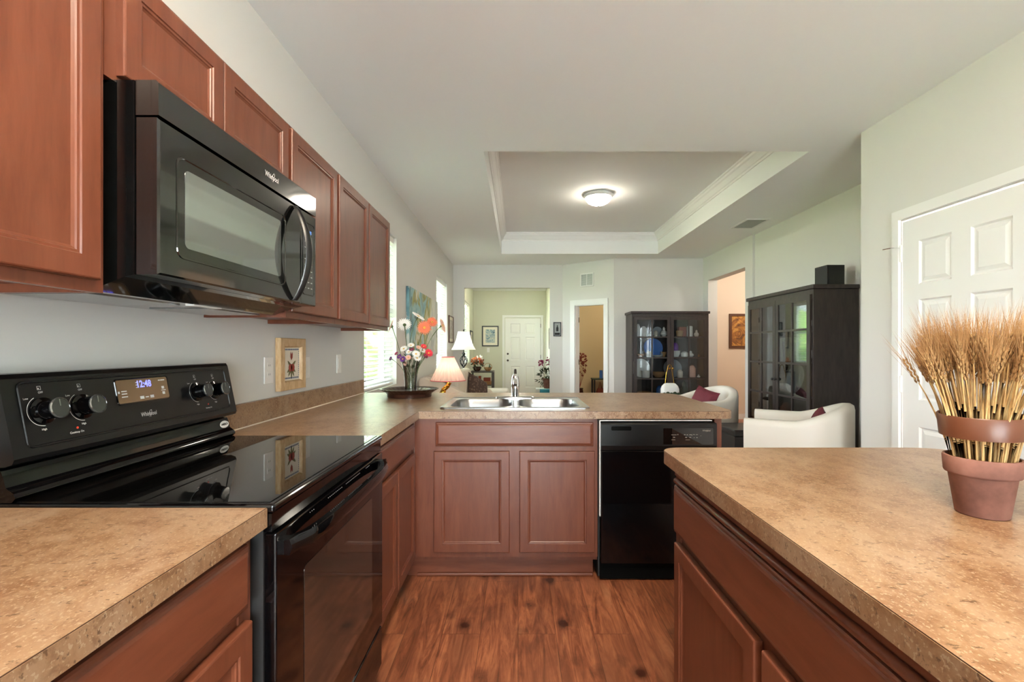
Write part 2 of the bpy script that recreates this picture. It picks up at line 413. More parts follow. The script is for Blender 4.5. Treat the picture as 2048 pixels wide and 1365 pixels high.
def logo(bm, O, u, v, n, size):
    """script wordmark with a loop swung around its middle letters, as on the appliances"""
    text(bm, 'Whirlpool', O, u, v, n, size, sx=.82, shear=.12, bold=size*.012)
    O, u, v, n = Vector(O), Vector(u), Vector(v), Vector(n); rings = []
    for k in range(29):
        a = 2*PI*k/28; w = size*(.03+.02*math.sin(a))
        c = O+u*(size*.30+size*.34*math.cos(a)*.75+size*.28*math.sin(a))+v*(size*.04+size*.62*math.sin(a))+n*.0008
        rings.append([c-u*w, c+u*w])
    skin(bm, rings, False, False, False)

# ------------------------------------------------------------------ room shell
def wall_x(bm, x0, x1, y0, y1, z0, z1, holes=()):
    ys = sorted({y0, y1, *[h[0] for h in holes], *[h[1] for h in holes]})
    for a, b in zip(ys, ys[1:]):
        hs = [h for h in holes if h[0] <= a+1e-6 and h[1] >= b-1e-6]
        if not hs: box(bm, x0, x1, a, b, z0, z1)
        for h in hs:
            if h[2] > z0: box(bm, x0, x1, a, b, z0, h[2])
            if h[3] < z1: box(bm, x0, x1, a, b, h[3], z1)
def wall_y(bm, y0, y1, x0, x1, z0, z1, holes=()):
    t = bm_(); wall_x(t, y0, y1, x0, x1, z0, z1, holes)
    for v in t.verts: v.co.x, v.co.y = v.co.y, v.co.x
    me = bpy.data.meshes.new('t'); t.to_mesh(me); t.free(); bm.from_mesh(me); bpy.data.meshes.remove(me)
ZW0, ZW1 = .905, 2.30
struct('floor', B(-1.4, 5.4, -3.2, 12.5, -.1, 0), 'floor')
bm = bm_(); wall_x(bm, XW-.17, XW, -3.1, 8.4, 0, CEIL, [(a, b, ZW0, ZW1) for a, b in WINS[:2]]); struct('wall_left', bm, 'wall')
bm = bm_(); wall_x(bm, XW-.17, XW, 8.4, 12.35, 0, CEIL, [(WINS[2][0], WINS[2][1], ZW0, ZW1)]); struct('wall_foyer_left', bm, 'foyer')
bm = bm_(); wall_y(bm, 8.4, 8.52, XW, .8, 0, CEIL, [(-.97, .575, 0, 2.333)]); struct('wall_far', bm, 'wall')
struct('wall_back', B(1.6, 3.24, 7.8, 7.92, 0, CEIL), 'wall')
AX, AY = Vector((.8, -.6, 0)), Vector((.6, .8, 0)); A0 = Vector((.8, 8.4, 0))
def on_angle(bm):      # geometry drawn along x (0..1) and back along y is laid on the angled wall
    for v in bm.verts: v.co = A0+AX*v.co.x+AY*v.co.y+Z*v.co.z
    return bm
bm = bm_(); wall_y(bm, 0, .12, 0, 1.0, 0, CEIL, [(.257, .82, 0, 2.0)]); struct('wall_angled', on_angle(bm), 'wall')
bm = bm_(); wall_x(bm, 3.09, 3.24, 6.16, 7.8, 0, CEIL, [(6.36, 7.6, 0, 2.35)]); struct('wall_right_hall', bm, 'wall')
struct('wall_right', B(3.122, 3.24, 3.25, 6.16, 0, CEIL), 'wall')
DY0, DY1 = 2.13, 2.905
bm = bm_(); wall_x(bm, 2.385, 2.50, -3.1, 3.25, 0, CEIL, [(DY0, DY1, 0, 2.035)]); box(bm, 2.50, 3.24, 3.13, 3.25, 0, CEIL); struct('wall_kitchen_right', bm, 'wall')
bm = bm_(); wall_y(bm, -3.1, -2.98, XW, 2.385, 0, CEIL, [(-.6, 1.8, 0, 2.1)]); struct('wall_kitchen_back', bm, 'wall')
struct('wall_foyer_back', B(XW, .84, 12.2, 12.35, 0, CEIL), 'foyer')
struct('wall_foyer_right', B(.72, .84, 8.52, 12.2, 0, CEIL), 'foyer')
bm = bm_(); box(bm, .84, 3.4, 10.6, 10.72, 0, CEIL); box(bm, 3.28, 3.4, 8.36, 10.6, 0, CEIL); struct('wall_den', bm, 'tan')
bm = bm_(); box(bm, 3.24, 5.3, 8.2, 8.32, 0, CEIL); box(bm, 5.3, 5.4, 5.6, 8.32, 0, CEIL); box(bm, 3.24, 5.3, 5.5, 5.62, 0, CEIL); struct('wall_hall', bm, 'peach')
TX0, TX1, TY0, TY1, TZ = -.262, 2.215, 3.555, 7.41, 3.07
bm = bm_()
for b in ((-1.35, 5.4, -3.1, TY0), (-1.35, 5.4, TY1, 12.4), (-1.35, TX0, TY0, TY1), (TX1, 5.4, TY0, TY1)): box(bm, *b, CEIL, CEIL+.06)
for b in ((TX0-.06, TX0, TY0-.06, TY1+.06), (TX1, TX1+.06, TY0-.06, TY1+.06), (TX0, TX1, TY0-.06, TY0), (TX0, TX1, TY1, TY1+.06)): box(bm, *b, CEIL+.06, TZ)
box(bm, TX0-.06, TX1+.06, TY0-.06, TY1+.06, TZ, TZ+.06)
struct('ceiling', bm, 'ceil')
bm = bm_(); rings = []
for i, z in ((.0, 2.945), (.012, 2.945), (.016, 2.962), (.026, 2.968), (.05, 3.015), (.062, 3.026), (.068, 3.045), (.08, 3.05), (.08, TZ-.001)):
    rings.append([(TX0+i, TY0+i, z), (TX1-i, TY0+i, z), (TX1-i, TY1-i, z), (TX0+i, TY1-i, z)])
skin(bm, rings, True, False, False); struct('trim_1', bm, 'trim')
def baseb(name, boxes):
    bm = bm_()
    for b in boxes: box(bm, *b, 0.001, .095)
    struct(name, bm, 'trim')
baseb('baseboard_back', [(1.62, 3.075, 7.785, 7.799)])
baseb('baseboard_right', [(3.107, 3.121, 3.26, 6.15), (3.075, 3.089, 6.17, 6.35)])
baseb('baseboard_hall', [(3.25, 5.29, 8.185, 8.199)])
baseb('baseboard_left', [(XW+.001, XW+.015, 3.52, 8.39)])
baseb('baseboard_foyer', [(XW+.016, -.42, 12.185, 12.199), (XW+.001, XW+.015, 8.53, 12.18)])

# ------------------------------------------------------------------ windows, blinds, doors
for i, (a, b) in enumerate(WINS):
    t = bpy.data.objects.new('window_%d' % (i+1), None); COL.objects.link(t); t['kind'] = 'structure'
    t.location = (XW-.12, (a+b)/2, ZW0); WM[t.name] = Matrix.Translation(t.location)
    bm = bm_(); x0, x1 = XW-.16, XW-.11; zm = (ZW0+ZW1)/2
    for bb in ((a, a+.045, ZW0, ZW1), (b-.045, b, ZW0, ZW1), (a+.045, b-.045, ZW0, ZW0+.05), (a+.045, b-.045, ZW1-.05, ZW1), (a+.045, b-.045, zm-.02, zm+.02)):
        box(bm, x0, x1, *bb)
    struct('window_frame', bm, 'trim', t)
    bm = bm_()
    for z0, z1 in ((ZW0+.05, zm-.02), (zm+.02, ZW1-.05)): box(bm, XW-.137, XW-.133, a+.045, b-.045, z0, z1)
    struct('pane', bm, 'glass', t)
    bl = thing('window_blind', ['white horizontal blind in the window beside the flower vase', 'white horizontal blind between the abstract canvas and the narrow picture',
               'white horizontal blind in the foyer window above the console table'][i], 'blind', (XW-.055, (a+b)/2, ZW0), 0, 'white blinds along the left wall')
    bm = bm_(); n = 33; pit = (ZW1-ZW0-.10)/n; xc = XW-.055
    for k in range(n):
        z = ZW0+.05+pit*k; dz = .005
        skin(bm, [[(xc-.024, y, z+dz), (xc, y, z+.003), (xc+.024, y, z-dz), (xc+.024, y, z-dz+.0025), (xc, y, z+.0055), (xc-.024, y, z+dz+.0025)] for y in (a+.012, b-.012)])
    obj('slats', bm, 'sheer', bl)
    obj('head_rail', B(xc-.028, xc+.03, a+.008, b-.008, ZW1-.055, ZW1-.002, bev=.004), 'trim', bl)
    obj('bottom_rail', B(xc-.025, xc+.025, a+.012, b-.012, ZW0+.006, ZW0+.022, bev=.003), 'trim', bl)
    for y in (a+.15, b-.15):
        bm = bm_(); tube(bm, [(xc+.027, y, ZW0+.02), (xc+.027, y, ZW1-.06)], .0012, 5); obj('cord', bm, 'white', bl)

def panel_door(name, O, u, n, w, h, matk='trim'):
    """six-panel slab: O lower corner of front face, u along width, n outward"""
    O, u, n = Vector(O), Vector(u), Vector(n)
    s, mid = .115*w/.76, .11*w/.76; pw = (w-2*s-mid)/2
    xs = [0, s, s+pw, s+pw+mid, w-s, w]; zs = [0, .22, .22+.55, .93, .93+.60, 1.62, 1.62+.26, h]
    bm = bm_(); V = [[bm.verts.new(O+u*x+Z*z) for x in xs] for z in zs]; pf = []
    for j in range(len(zs)-1):
        for i in range(5):
            f = bm.faces.new((V[j][i], V[j][i+1], V[j+1][i+1], V[j+1][i]))
            if i in (1, 3) and j in (1, 3, 5): pf.append(f)
    bm.normal_update()
    sgn = -1 if pf[0].normal.dot(n) > 0 else 1
    if sgn == 1: bmesh.ops.reverse_faces(bm, faces=bm.faces); bm.normal_update()
    bmesh.ops.inset_individual(bm, faces=pf, thickness=.014, depth=-.010)
    bmesh.ops.inset_individual(bm, faces=pf, thickness=.012, depth=0)
    bmesh.ops.inset_individual(bm, faces=pf, thickness=.028, depth=.007)
    C = [O, O+u*w, O+u*w+Z*h, O+Z*h]; D = [c-n*.035 for c in C]
    c = [bm.verts.new(p) for p in C]; d = [bm.verts.new(p) for p in D]
    bm.faces.new(d)
    for i in range(4): bm.faces.new((c[i], c[(i+1) % 4], d[(i+1) % 4], d[i]))
    me = bpy.data.meshes.new(name); bm.to_mesh(me); bm.free(); me.materials.append(M[matk]); return me
def door_struct(name, O, u, n, w, h, casing=.062, hinge_end=0, knob_end=None, proud=0):
    O, u, n = Vector(O), Vector(u), Vector(n)
    t = bpy.data.objects.new(name, None); COL.objects.link(t); t['kind'] = 'structure'; t.location = O; WM[t.name] = Matrix.Translation(O)
    me = panel_door('door_slab', n*proud+Z*.008, u, n, w, h-.012); o = bpy.data.objects.new('door_slab', me); COL.objects.link(o); o.parent = t; o['kind'] = 'structure'
    WM[o.name] = WM[t.name]
    bm = bm_()
    for a, b, z0, z1 in ((-casing-.012, -.012, 0.001, h+.012+casing), (w+.012, w+.012+casing, 0.001, h+.012+casing), (-.012, w+.012, h+.012, h+.012+casing)):
        for d0, d1, ins in ((0.001, .012, 0), (.012, .02, .018)):
            aa, bb, zz = a, b, z1
            if d0 > .005:
                if b-a > .2: z0b, zz = z0+.0, z1-ins
                else: aa, bb = (a+ins, b) if a < 0 else (a, b-ins); zz = z1-ins
            ps = [O+u*aa+Z*z0+n*d0, O+u*bb+Z*z0+n*d0, O+u*bb+Z*z0+n*d1, O+u*aa+Z*z0+n*d1]
            skin(bm, [ps, [p+Z*(zz-z0) for p in ps]])
    struct('door_casing', bm, 'trim', t)
    e = -.006 if hinge_end == 0 else w+.006
    for z in (.22, 1.02, 1.83):
        bm = bm_(); p = O+u*e+n*.006
        lathe(bm, [(.008, z-.048), (.008, z+.048), (.005, z+.056)], (p.x, p.y, 0), 10)
        ps = [O+u*(e+.002)+n*.001, O+u*(e+(.03 if hinge_end == 0 else -.03))+n*.001]
        skin(bm, [[ps[0]+Z*(z-.045), ps[1]+Z*(z-.045)], [ps[0]+Z*(z+.045), ps[1]+Z*(z+.045)]], False, False, False)
        h_ = obj('hinge', bm, 'trim' if knob_end is None else 'bronze', t, smooth=True); h_['kind'] = 'structure'
    if knob_end is not None:
        for z, r in ((.93, .028), (1.10, .026)):
            bm = bm_(); p = O+u*knob_end+Z*z
            lathe(bm, [(r, 0), (r, -.012), (r*.4, -.014), (r*.4, -.035), (r*.95, -.04), (r*.95, -.06), (r*.5, -.068)] if z < 1 else [(r, 0), (r, -.018), (r*.6, -.022)], (p.x, p.y, p.z), 16, axis='Y')
            k_ = obj('door_handle', bm, 'bronze', t, smooth=True); k_['kind'] = 'structure'
        bm = bm_(); p = O+u*(w/2)+Z*1.50; lathe(bm, [(.012, 0), (.012, -.004)], tuple(p), 12, axis='Y'); k_ = obj('peephole', bm, 'chrome', t); k_['kind'] = 'structure'
    return t
d2 = door_struct('door_1', (2.385, DY1-.008, 0), -Y, -X, DY1-DY0-.016, 2.03)
# swing-bar stop screwed beside the upper hinge
bm = bm_(); tube(bm, [(2.372, 2.91, 1.87), (2.33, 2.925, 1.872), (2.30, 2.95, 1.868)], .0035, 6); k_ = obj('hinge_stop', bm, 'chrome', d2); k_['kind'] = 'structure'
door_struct('door_2', (-.335, 12.197, 0), X, -Y, .92, 2.035, hinge_end=1, knob_end=.07, proud=.014)
# den doorway casing and its door standing open inside
bm = bm_()
for a, b, z0, z1 in ((.165, .257, 0.001, 2.09), (.82, .895, 0.001, 2.09), (.257, .82, 2.0, 2.09)):
    box(bm, a, b, -.018, -.001, z0, z1); 
for a, b in ((.258, .270), (.807, .819)): box(bm, a, b, 0, .12, 0.001, 1.999)
box(bm, .27, .807, 0, .12, 1.988, 1.999)
struct('trim_2', on_angle(bm), 'trim')
p0 = A0+AX*.275+AY*.125
hd = Vector((math.cos(math.radians(82.5)), math.sin(math.radians(82.5)), 0))
t = bpy.data.objects.new('door_3', None); COL.objects.link(t); t['kind'] = 'structure'; t.location = p0; WM[t.name] = Matrix.Translation(p0)
me = panel_door('door_slab', (0, 0, .01), hd, Vector((hd.y, -hd.x, 0)), .53, 1.97); o = bpy.data.objects.new('door_slab', me); COL.objects.link(o); o.parent = t; o['kind'] = 'structure'; WM[o.name] = WM[t.name]
for z in (.25, 1.0, 1.75):
    bm = bm_(); p = p0-AX*.003-AY*.012; lathe(bm, [(.007, z-.045), (.007, z+.045)], (p.x, p.y, 0), 8); k_ = obj('hinge', bm, 'bronze', t); k_['kind'] = 'structure'
# patio glazing behind the camera
t = bpy.data.objects.new('window_4', None); COL.objects.link(t); t['kind'] = 'structure'; t.location = (.6, -3.05, 0); WM[t.name] = Matrix.Translation(t.location)
bm = bm_()
for bb in ((-.6, -.53, 0, 2.1), (1.73, 1.8, 0, 2.1), (.56, .64, 0, 2.1), (-.53, 1.73, 2.03, 2.1), (-.53, 1.73, 0, .08)): box(bm, bb[0], bb[1], -3.07, -3.02, bb[2], bb[3])
struct('window_frame', bm, 'trim', t)
struct('pane', B(-.53, 1.73, -3.047, -3.043, .08, 2.03), 'glass', t)

# outdoors seen between slats, and an unseen slab bouncing daylight in
struct('lawn', B(-30, XW-.2, -12, 30, -.3, -.15), 'lawn')
struct('ground_patio_bounce', B(XW-.2, 6, -12, -3.2, -.3, -.15), 'stuccopale')  # unseen slab added to bounce sunlight up onto the ceiling
def blob(c, r, seed):
    bm = bm_(); bmesh.ops.create_icosphere(bm, subdivisions=4, radius=1); rnd = random.Random(seed)
    ph = [rnd.uniform(0, 6) for _ in range(6)]
    for v in bm.verts:
        d = v.co.normalized()
        k = 1+.10*math.sin(5*d.x+ph[0])*math.sin(6*d.y+ph[1])+.07*math.sin(11*d.z+ph[2])*math.sin(13*d.x+ph[3])+.04*rnd.uniform(-1, 1)
        v.co = Vector((c[0]+d.x*r[0]*k, c[1]+d.y*r[1]*k, c[2]+d.z*r[2]*k))
    return bm
for i, (c, r, lb) in enumerate((((-7, 13.5, 1.1), (1.4, 1.6, 1.3), 'leafy green shrub out on the lawn, nearest the flower vase window'), ((-6.5, 19, 1.3), (1.5, 2, 1.5), 'green shrub out on the lawn, farther off behind the blinds'))):
    solo('shrub', blob(c, r, i), 'shrub', lb, 'shrub', 'shrubs on the lawn')

# ------------------------------------------------------------------ kitchen cabinets
def door_mesh(O, u, n, w, h, t=.019, st=.044):
    bm = bm_()
    loops(bm, O, u, Z, n, w, h, [(0, 0), (0, t-.004), (.0015, t-.001), (.004, t), (st, t), (st+.002, t-.003), (st+.007, t-.0035), (st+.009, t-.006), (st+.014, t-.009)])
    return bm
def drawer_mesh(O, u, n, w, h, t=.019):
    bm = bm_()
    loops(bm, O, u, Z, n, w, h, [(0, 0), (0, t-.009), (.003, t-.006), (.008, t-.005), (.011, t-.002), (.017, t)])
    return bm
def cab_x(name, label, face, back, y0, y1, z0, z1, n, doors, drawers=(), toe=False, group=None, edges=None):
    """cabinet along a side wall, its face at x=face looking along n=+-X; doors = (y0,y1,z0,z1)"""
    t = thing(name, label, 'cabinet', ((face+back)/2, (y0+y1)/2, 0 if toe else z0), 0, group)
    bm = bm_(); zz = .11 if toe else z0
    a, b = sorted((face, back))
    s = 1 if n.x > 0 else -1
    box(bm, min(back, face-s*.004), max(back, face-s*.004), y0, y1, zz+(.018 if not toe else 0), z1)
    # face frame stands a hair proud of the carcass
    zs = [zz, z1]; bx = sorted((face-s*.018, face))
    for q in ((y0, y0+.04, zz, z1), (y1-.04, y1, zz, z1), (y0+.04, y1-.04, zz, zz+.04), (y0+.04, y1-.04, z1-.04, z1)): box(bm, bx[0], bx[1], *q)
    if not toe:      # side skins run down past the recessed underside
        for q in ((y0, y0+.016), (y1-.016, y1)): box(bm, min(back, face-s*.018), max(back, face-s*.018), q[0], q[1], zz, zz+.018)
    obj('cabinet_body', bm, 'wood', t)
    u = Y if s > 0 else -Y
    for d in doors:
        O = Vector((face, d[0] if s > 0 else d[1], d[2])); obj('door', door_mesh(O, u, n, d[1]-d[0], d[3]-d[2]), 'wood', t)
    for d in drawers:
        O = Vector((face, d[0] if s > 0 else d[1], d[2])); obj('drawer', drawer_mesh(O, u, n, d[1]-d[0], d[3]-d[2]), 'wood_flat', t)
    if toe:
        tx = face-s*.075; bx = sorted((tx, tx-s*.016)); obj('toe_kick', B(bx[0], bx[1], y0, y1, .001, .11), 'wood_flat', t)
    return t
UF, UB, UZ0, UZ1 = -.859, XW+.002, 1.36, 2.085
grpU = 'cherry wall cabinets over the counter'
cab_x('wall_cabinet', 'tall cherry wall cabinet left of the microwave, cropped by the frame', UF, UB, .36, .968, UZ0, UZ1, X, [(.385, .945, 1.384, 2.067)], group=grpU)
cab_x('wall_cabinet', 'short two-door cherry wall cabinet directly above the microwave', UF, UB, .97, 1.728, 1.815, UZ1, X, [(.999, 1.336, 1.829, 2.067), (1.342, 1.715, 1.829, 2.067)], group=grpU)
cab_x('wall_cabinet', 'single-door cherry wall cabinet just right of the microwave', UF, UB, 1.730, 2.188, UZ0, UZ1, X, [(1.742, 2.176, 1.384, 2.067)], group=grpU)
cab_x('wall_cabinet', 'two-door cherry wall cabinet ending beside the vase window', UF, UB, 2.190, 3.085, UZ0, UZ1, X, [(2.206, 2.634, 1.384, 2.067), (2.652, 3.068, 1.384, 2.067)], group=grpU)
BF = -.554; grpB = 'cherry base cabinets under the counters'
cab_x('base_cabinet', 'cherry base cabinet under the short counter left of the range', BF, UB, .42, .967, .11, .872, X, [(.45, .945, .155, .696)], [(.45, .942, .723, .852)], True, grpB)
cab_x('base_cabinet', 'cherry base cabinet in the bottom left corner nearest the viewer', BF, UB, -.30, .418, .11, .872, X, [(-.27, .39, .155, .696)], [(-.27, .39, .723, .852)], True, grpB)
cab_x('base_cabinet', 'cherry base cabinet between range and corner, one drawer over two doors', BF, UB, 1.752, 2.492, .11, .872, X, [(1.768, 2.088, .155, .696), (2.104, 2.44, .155, .696)], [(1.768, 2.44, .723, .852)], True, grpB)
# sink base on the peninsula (faces the camera)
PF = 2.494
t = thing('sink_cabinet', 'cherry sink base cabinet with two doors on the peninsula', 'cabinet', (-.06, 2.79, 0), 0, grpB)
bm = bm_()
box(bm, -.552, .424, PF, PF+.018, .132, .872); box(bm, -.552, -.536, PF+.018, 3.08, .11, .872); box(bm, .408, .424, PF+.018, 3.08, .11, .872); box(bm, -.536, .408, PF+.018, 3.08, .11, .126)
obj('cabinet_body', bm, 'wood', t)
for a, b in ((-.447, -.045), (.008, .407)): obj('door', door_mesh((a, PF, .162), X, -Y, b-a, .536), 'wood', t)
obj('false_drawer_front', drawer_mesh((-.438, PF, .725), X, -Y, .838, .127), 'wood_flat', t)
bm = bm_(); box(bm, -.645, .41, PF+.07, PF+.086, .001, .131); box(bm, -.552, .41, PF+.055, PF+.07, .001, .018, bev=.005)
obj('toe_kick', bm, 'wood_flat', t)
t = thing('peninsula_panel', 'cherry end panel closing the peninsula right of the dishwasher', 'panel', (1.066, 2.79, 0))
obj('end_panel', B(1.049, 1.087, 2.497, 3.10, .001, .872), 'wood', t)
obj('back_panel', B(-.534, 1.047, 3.084, 3.10, .001, .872), 'wood', t)
# island
IF = .506
t = cab_x('island_cabinet', 'cherry island cabinet with a long drawer above two doors', IF, 1.12, .40, 1.495, .11, .872, -X, [(.967, 1.462, .155, .640), (.45, .938, .155, .640)], [(.45, 1.478, .667, .815)], True, grpB)
bm = bm_(); box(bm, IF-.006, IF-.0005, .41, 1.49, .842, .871)
tube(bm, [(IF-.006, .45, .828), (IF-.006, 1.478, .828)], .009, 10)
obj('rail_moulding', bm, 'wood_flat', t, smooth=True)
cab_x('island_cabinet', 'cherry island cabinet at the bottom right edge nearest the viewer', IF, 1.12, -.45, .398, .11, .872, -X, [(-.42, .37, .155, .640)], [(-.42, .37, .667, .815)], True, grpB)

# ------------------------------------------------------------------ countertops
def counter(name, label, outline, holes, splash=None):
    xs = [p[0] for p in outline]; ys = [p[1] for p in outline]
    t = thing(name, label, 'countertop', (sum(xs)/len(xs), sum(ys)/len(ys), .8735))
    bm = bm_(); slab(bm, outline, holes, .8735, .914, 0, 1); obj('top', bm, ['lam', 'seam'], t)
    n = len(outline); outer = []
    area = sum(outline[i][0]*outline[(i+1) % n][1]-outline[(i+1) % n][0]*outline[i][1] for i in range(n)); s = 1 if area > 0 else -1
    for i in range(n):
        p, q, r = Vector(outline[i-1]), Vector(outline[i]), Vector(outline[(i+1) % n])
        n1 = Vector(((q-p).y, -(q-p).x)).normalized(); n2 = Vector(((r-q).y, -(r-q).x)).normalized(); m = (n1+n2).normalized()
        outer.append(q+m*s*.0012/max(.5, m.dot(n1)))
    bm = bm_(); skin(bm, [[(p[0], p[1], .8735) for p in outline], [(p[0], p[1], .8735) for p in outer], [(p[0], p[1], .9123) for p in outer], [(p[0], p[1], .9123) for p in outline]], True, False, False)
    obj('edge_band', bm, 'lamedge', t)
    if splash: obj('backsplash', splash, 'lam', t); 
    return t
CE = -.523
counter('countertop', 'tan speckled countertop in the lower left corner before the range', [(XW+.002, -.45), (CE, -.45), (CE, .972), (XW+.002, .972)], [], B(XW+.002, XW+.022, -.45, .972, .9145, 1.014))
PX = 1.142; PY = 2.464; PYB = 3.488
outl = [(XW+.002, 1.752), (CE, 1.752), (CE, PY)]+rrect(CE, PX, PY, PYB, [0, .05, .16, 0], 8)[1:-1]+[(XW+.002, PYB)]
SX0, SX1, SY0, SY1 = -.43, .395, 2.545, 3.10
hole = [(SX0+.018, SY0+.018), (SX1-.018, SY0+.018), (SX1-.018, SY1-.018), (SX0+.018, SY1-.018)]
ct = counter('countertop', 'tan L-shaped countertop holding the sink along the peninsula', outl, [hole], B(XW+.002, XW+.022, 1.752, 3.47, .9145, 1.014, bev=.002))
bm = bm_(); box(bm, XW+.022, XW+.027, 1.755, 3.468, .914, .9185); obj('caulk_line', bm, 'caulk', ct, label='thin white caulk line along the backsplash')
counter('countertop', 'tan island countertop with rounded corners under the wheat pot', rrect(.473, 1.47, -.45, 1.562, [.0, .0, .17, .06], 10), [])

# ------------------------------------------------------------------ sink and faucet
t = thing('kitchen_sink', 'double-bowl stainless sink set into the peninsula counter', 'sink', (0, 2.82, .90))
bow = [(SX0+.045, -.035, SY0+.04, SY1-.085), (.005, SX1-.045, SY0+.04, SY1-.085)]
holes = [rrect(*b, .09, 8) for b in bow]
bm = bm_(); slab(bm, rrect(SX0, SX1, SY0, SY1, .03, 5), holes, .9146, .9205); 
rim = rrect(SX0, SX1, SY0, SY1, .03, 5); inn = rrect(SX0+.008, SX1-.008, SY0+.008, SY1-.008, .025, 5)
skin(bm, [[(x, y, .9205) for x, y in rim], [(x, y, .9235) for x, y in rrect(SX0+.003, SX1-.003, SY0+.003, SY1-.003, .028, 5)], [(x, y, .9235) for x, y in rrect(SX0+.006, SX1-.006, SY0+.006, SY1-.006, .026, 5)], [(x, y, .9206) for x, y in inn]], True, False, False)
obj('rim', bm, 'steel', t, smooth=30)
for b in bow:
    bm = bm_(); rings = []
    for ins, z, r in ((0, .9204, .09), (.004, .914, .088), (.008, .86, .085), (.014, .78, .08), (.03, .748, .07), (.06, .742, .05)):
        rings.append([(x, y, z) for x, y in rrect(b[0]+ins, b[1]-ins, b[2]+ins, b[3]-ins, r, 8)])
    skin(bm, rings, True, False, True); o = obj('basin', bm, 'basin', t, smooth=50)
    bm = bm_(); lathe(bm, [(.045, .7425), (.04, .7445), (.03, .7435), (.012, .744)], ((b[0]+b[1])/2, (b[2]+b[3])/2, 0), 20); obj('drain', bm, 'chrome', o, smooth=True)
FX, FY, FZ = -.018, 3.055, .9212
t = thing('kitchen_faucet', 'chrome single-post faucet standing at the back of the sink', 'faucet', (FX, FY, FZ))
bm = bm_(); pr = rrect(FX-.127, FX+.127, FY-.028, FY+.028, .027, 8); pi = rrect(FX-.118, FX+.118, FY-.02, FY+.02, .019, 8)
skin(bm, [[(x, y, FZ) for x, y in pr], [(x, y, FZ+.006) for x, y in pr], [(x, y, FZ+.012) for x, y in pi]]); obj('base_plate', bm, 'chrome', t, smooth=True)
bm = bm_(); lathe(bm, [(.024, FZ+.012), (.025, FZ+.03), (.0265, FZ+.06), (.027, FZ+.09), (.025, FZ+.12), (.021, FZ+.14), (.015, FZ+.152), (.010, FZ+.158)], (FX, FY, 0), 28); obj('post', bm, 'chrome', t, smooth=True)
bm = bm_(); tube(bm, [(FX, FY-.02, FZ+.10), (FX, FY-.07, FZ+.125), (FX, FY-.12, FZ+.128), (FX, FY-.15, FZ+.112), (FX, FY-.158, FZ+.098)], .013, 14); sp = obj('spout', bm, 'chrome', t, smooth=True)
bm = bm_(); tube(bm, [(FX, FY-.1585, FZ+.0975), (FX, FY-.160, FZ+.088)], .0115, 12); obj('aerator', bm, 'bronze', sp, smooth=True)
bm = bm_(); tube(bm, [(FX, FY, FZ+.156), (FX, FY+.004, FZ+.172), (FX, FY+.012, FZ+.186)], .009, 10, rs=[.010, .009, .0075]); obj('handle', bm, 'bronze', t, smooth=True)

# ------------------------------------------------------------------ electric range
RY0, RY1, RXF = .976, 1.748, -.512
t = thing('electric_range', 'black glass-top electric range with a lit clock', 'range', (-.83, 1.362, 0))
bm = bm_(); box(bm, -1.13, RXF-.02, RY0, RY1, .06, .900); box(bm, -1.10, RXF-.06, RY0+.02, RY1-.02, .001, .06); obj('body', bm, 'blackmat', t)
bm = bm_(); box(bm, -1.10, RXF+.004, RY0-.002, RY1+.002, .901, .920, bev=.006, seg=3); o = obj('cooktop', bm, 'black', t)
bm = bm_(); box(bm, -1.06, RXF-.012, RY0+.012, RY1-.012, .9195, .9215); gl = obj('glass_surface', bm, 'blackglass', o)
# fascia between cooktop and oven door
bm = bm_(); box(bm, RXF-.02, RXF-.002, RY0, RY1, .862, .900); box(bm, RXF-.018, RXF-.012, RY0+.01, RY1-.01, .852, .862); obj('front_trim', bm, 'black', t)
o = obj('oven_door', B(RXF-.02, RXF+.006, RY0+.002, RY1-.002, .225, .858, bev=.004), 'black', t)
bm = bm_(); loops(bm, (RXF+.0062, RY0+.13, .33), Y, Z, X, RY1-RY0-.26, .40, [(0, 0), (0, .0008)], rad=.012); obj('oven_window', bm, 'ovenglass', o)
bm = bm_(); n = 24; rings = []
for k in range(n+1):
    s = k/n; y = RY0+.02+(RY1-RY0-.04)*s; bow = .052*(1-(2*s-1)**4)*.55+.020; e = min(1, min(s, 1-s)*14)
    xo = RXF+.006+bow*max(e, .75); zc = .822
    rings.append([(xo-.018, y, zc-.016), (xo+.004, y, zc-.018), (xo+.010, y, zc), (xo+.004, y, zc+.016), (xo-.018, y, zc+.012)])
skin(bm, rings)
for y in (RY0+.022, RY1-.05): box(bm, RXF+.005, RXF+.024, y, y+.028, .805, .836)
obj('handle', bm, 'black', o, smooth=60)
bm = bm_()
for j, (a, b) in enumerate(((RY0+.16, RY0+.19), (RY0+.27, RY0+.37), (RY0+.40, RY0+.52), (RY0+.58, RY0+.62))):
    k = a
    while k < b:
        box(bm, RXF+.0061, RXF+.0064, k, k+.003, .846, .8472); k += .0105
obj('vent_slots', bm, 'print', o)
bm = bm_(); box(bm, RXF-.02, RXF+.004, RY0+.004, RY1-.004, .068, .212, bev=.004); o = obj('storage_drawer', bm, 'black', t)
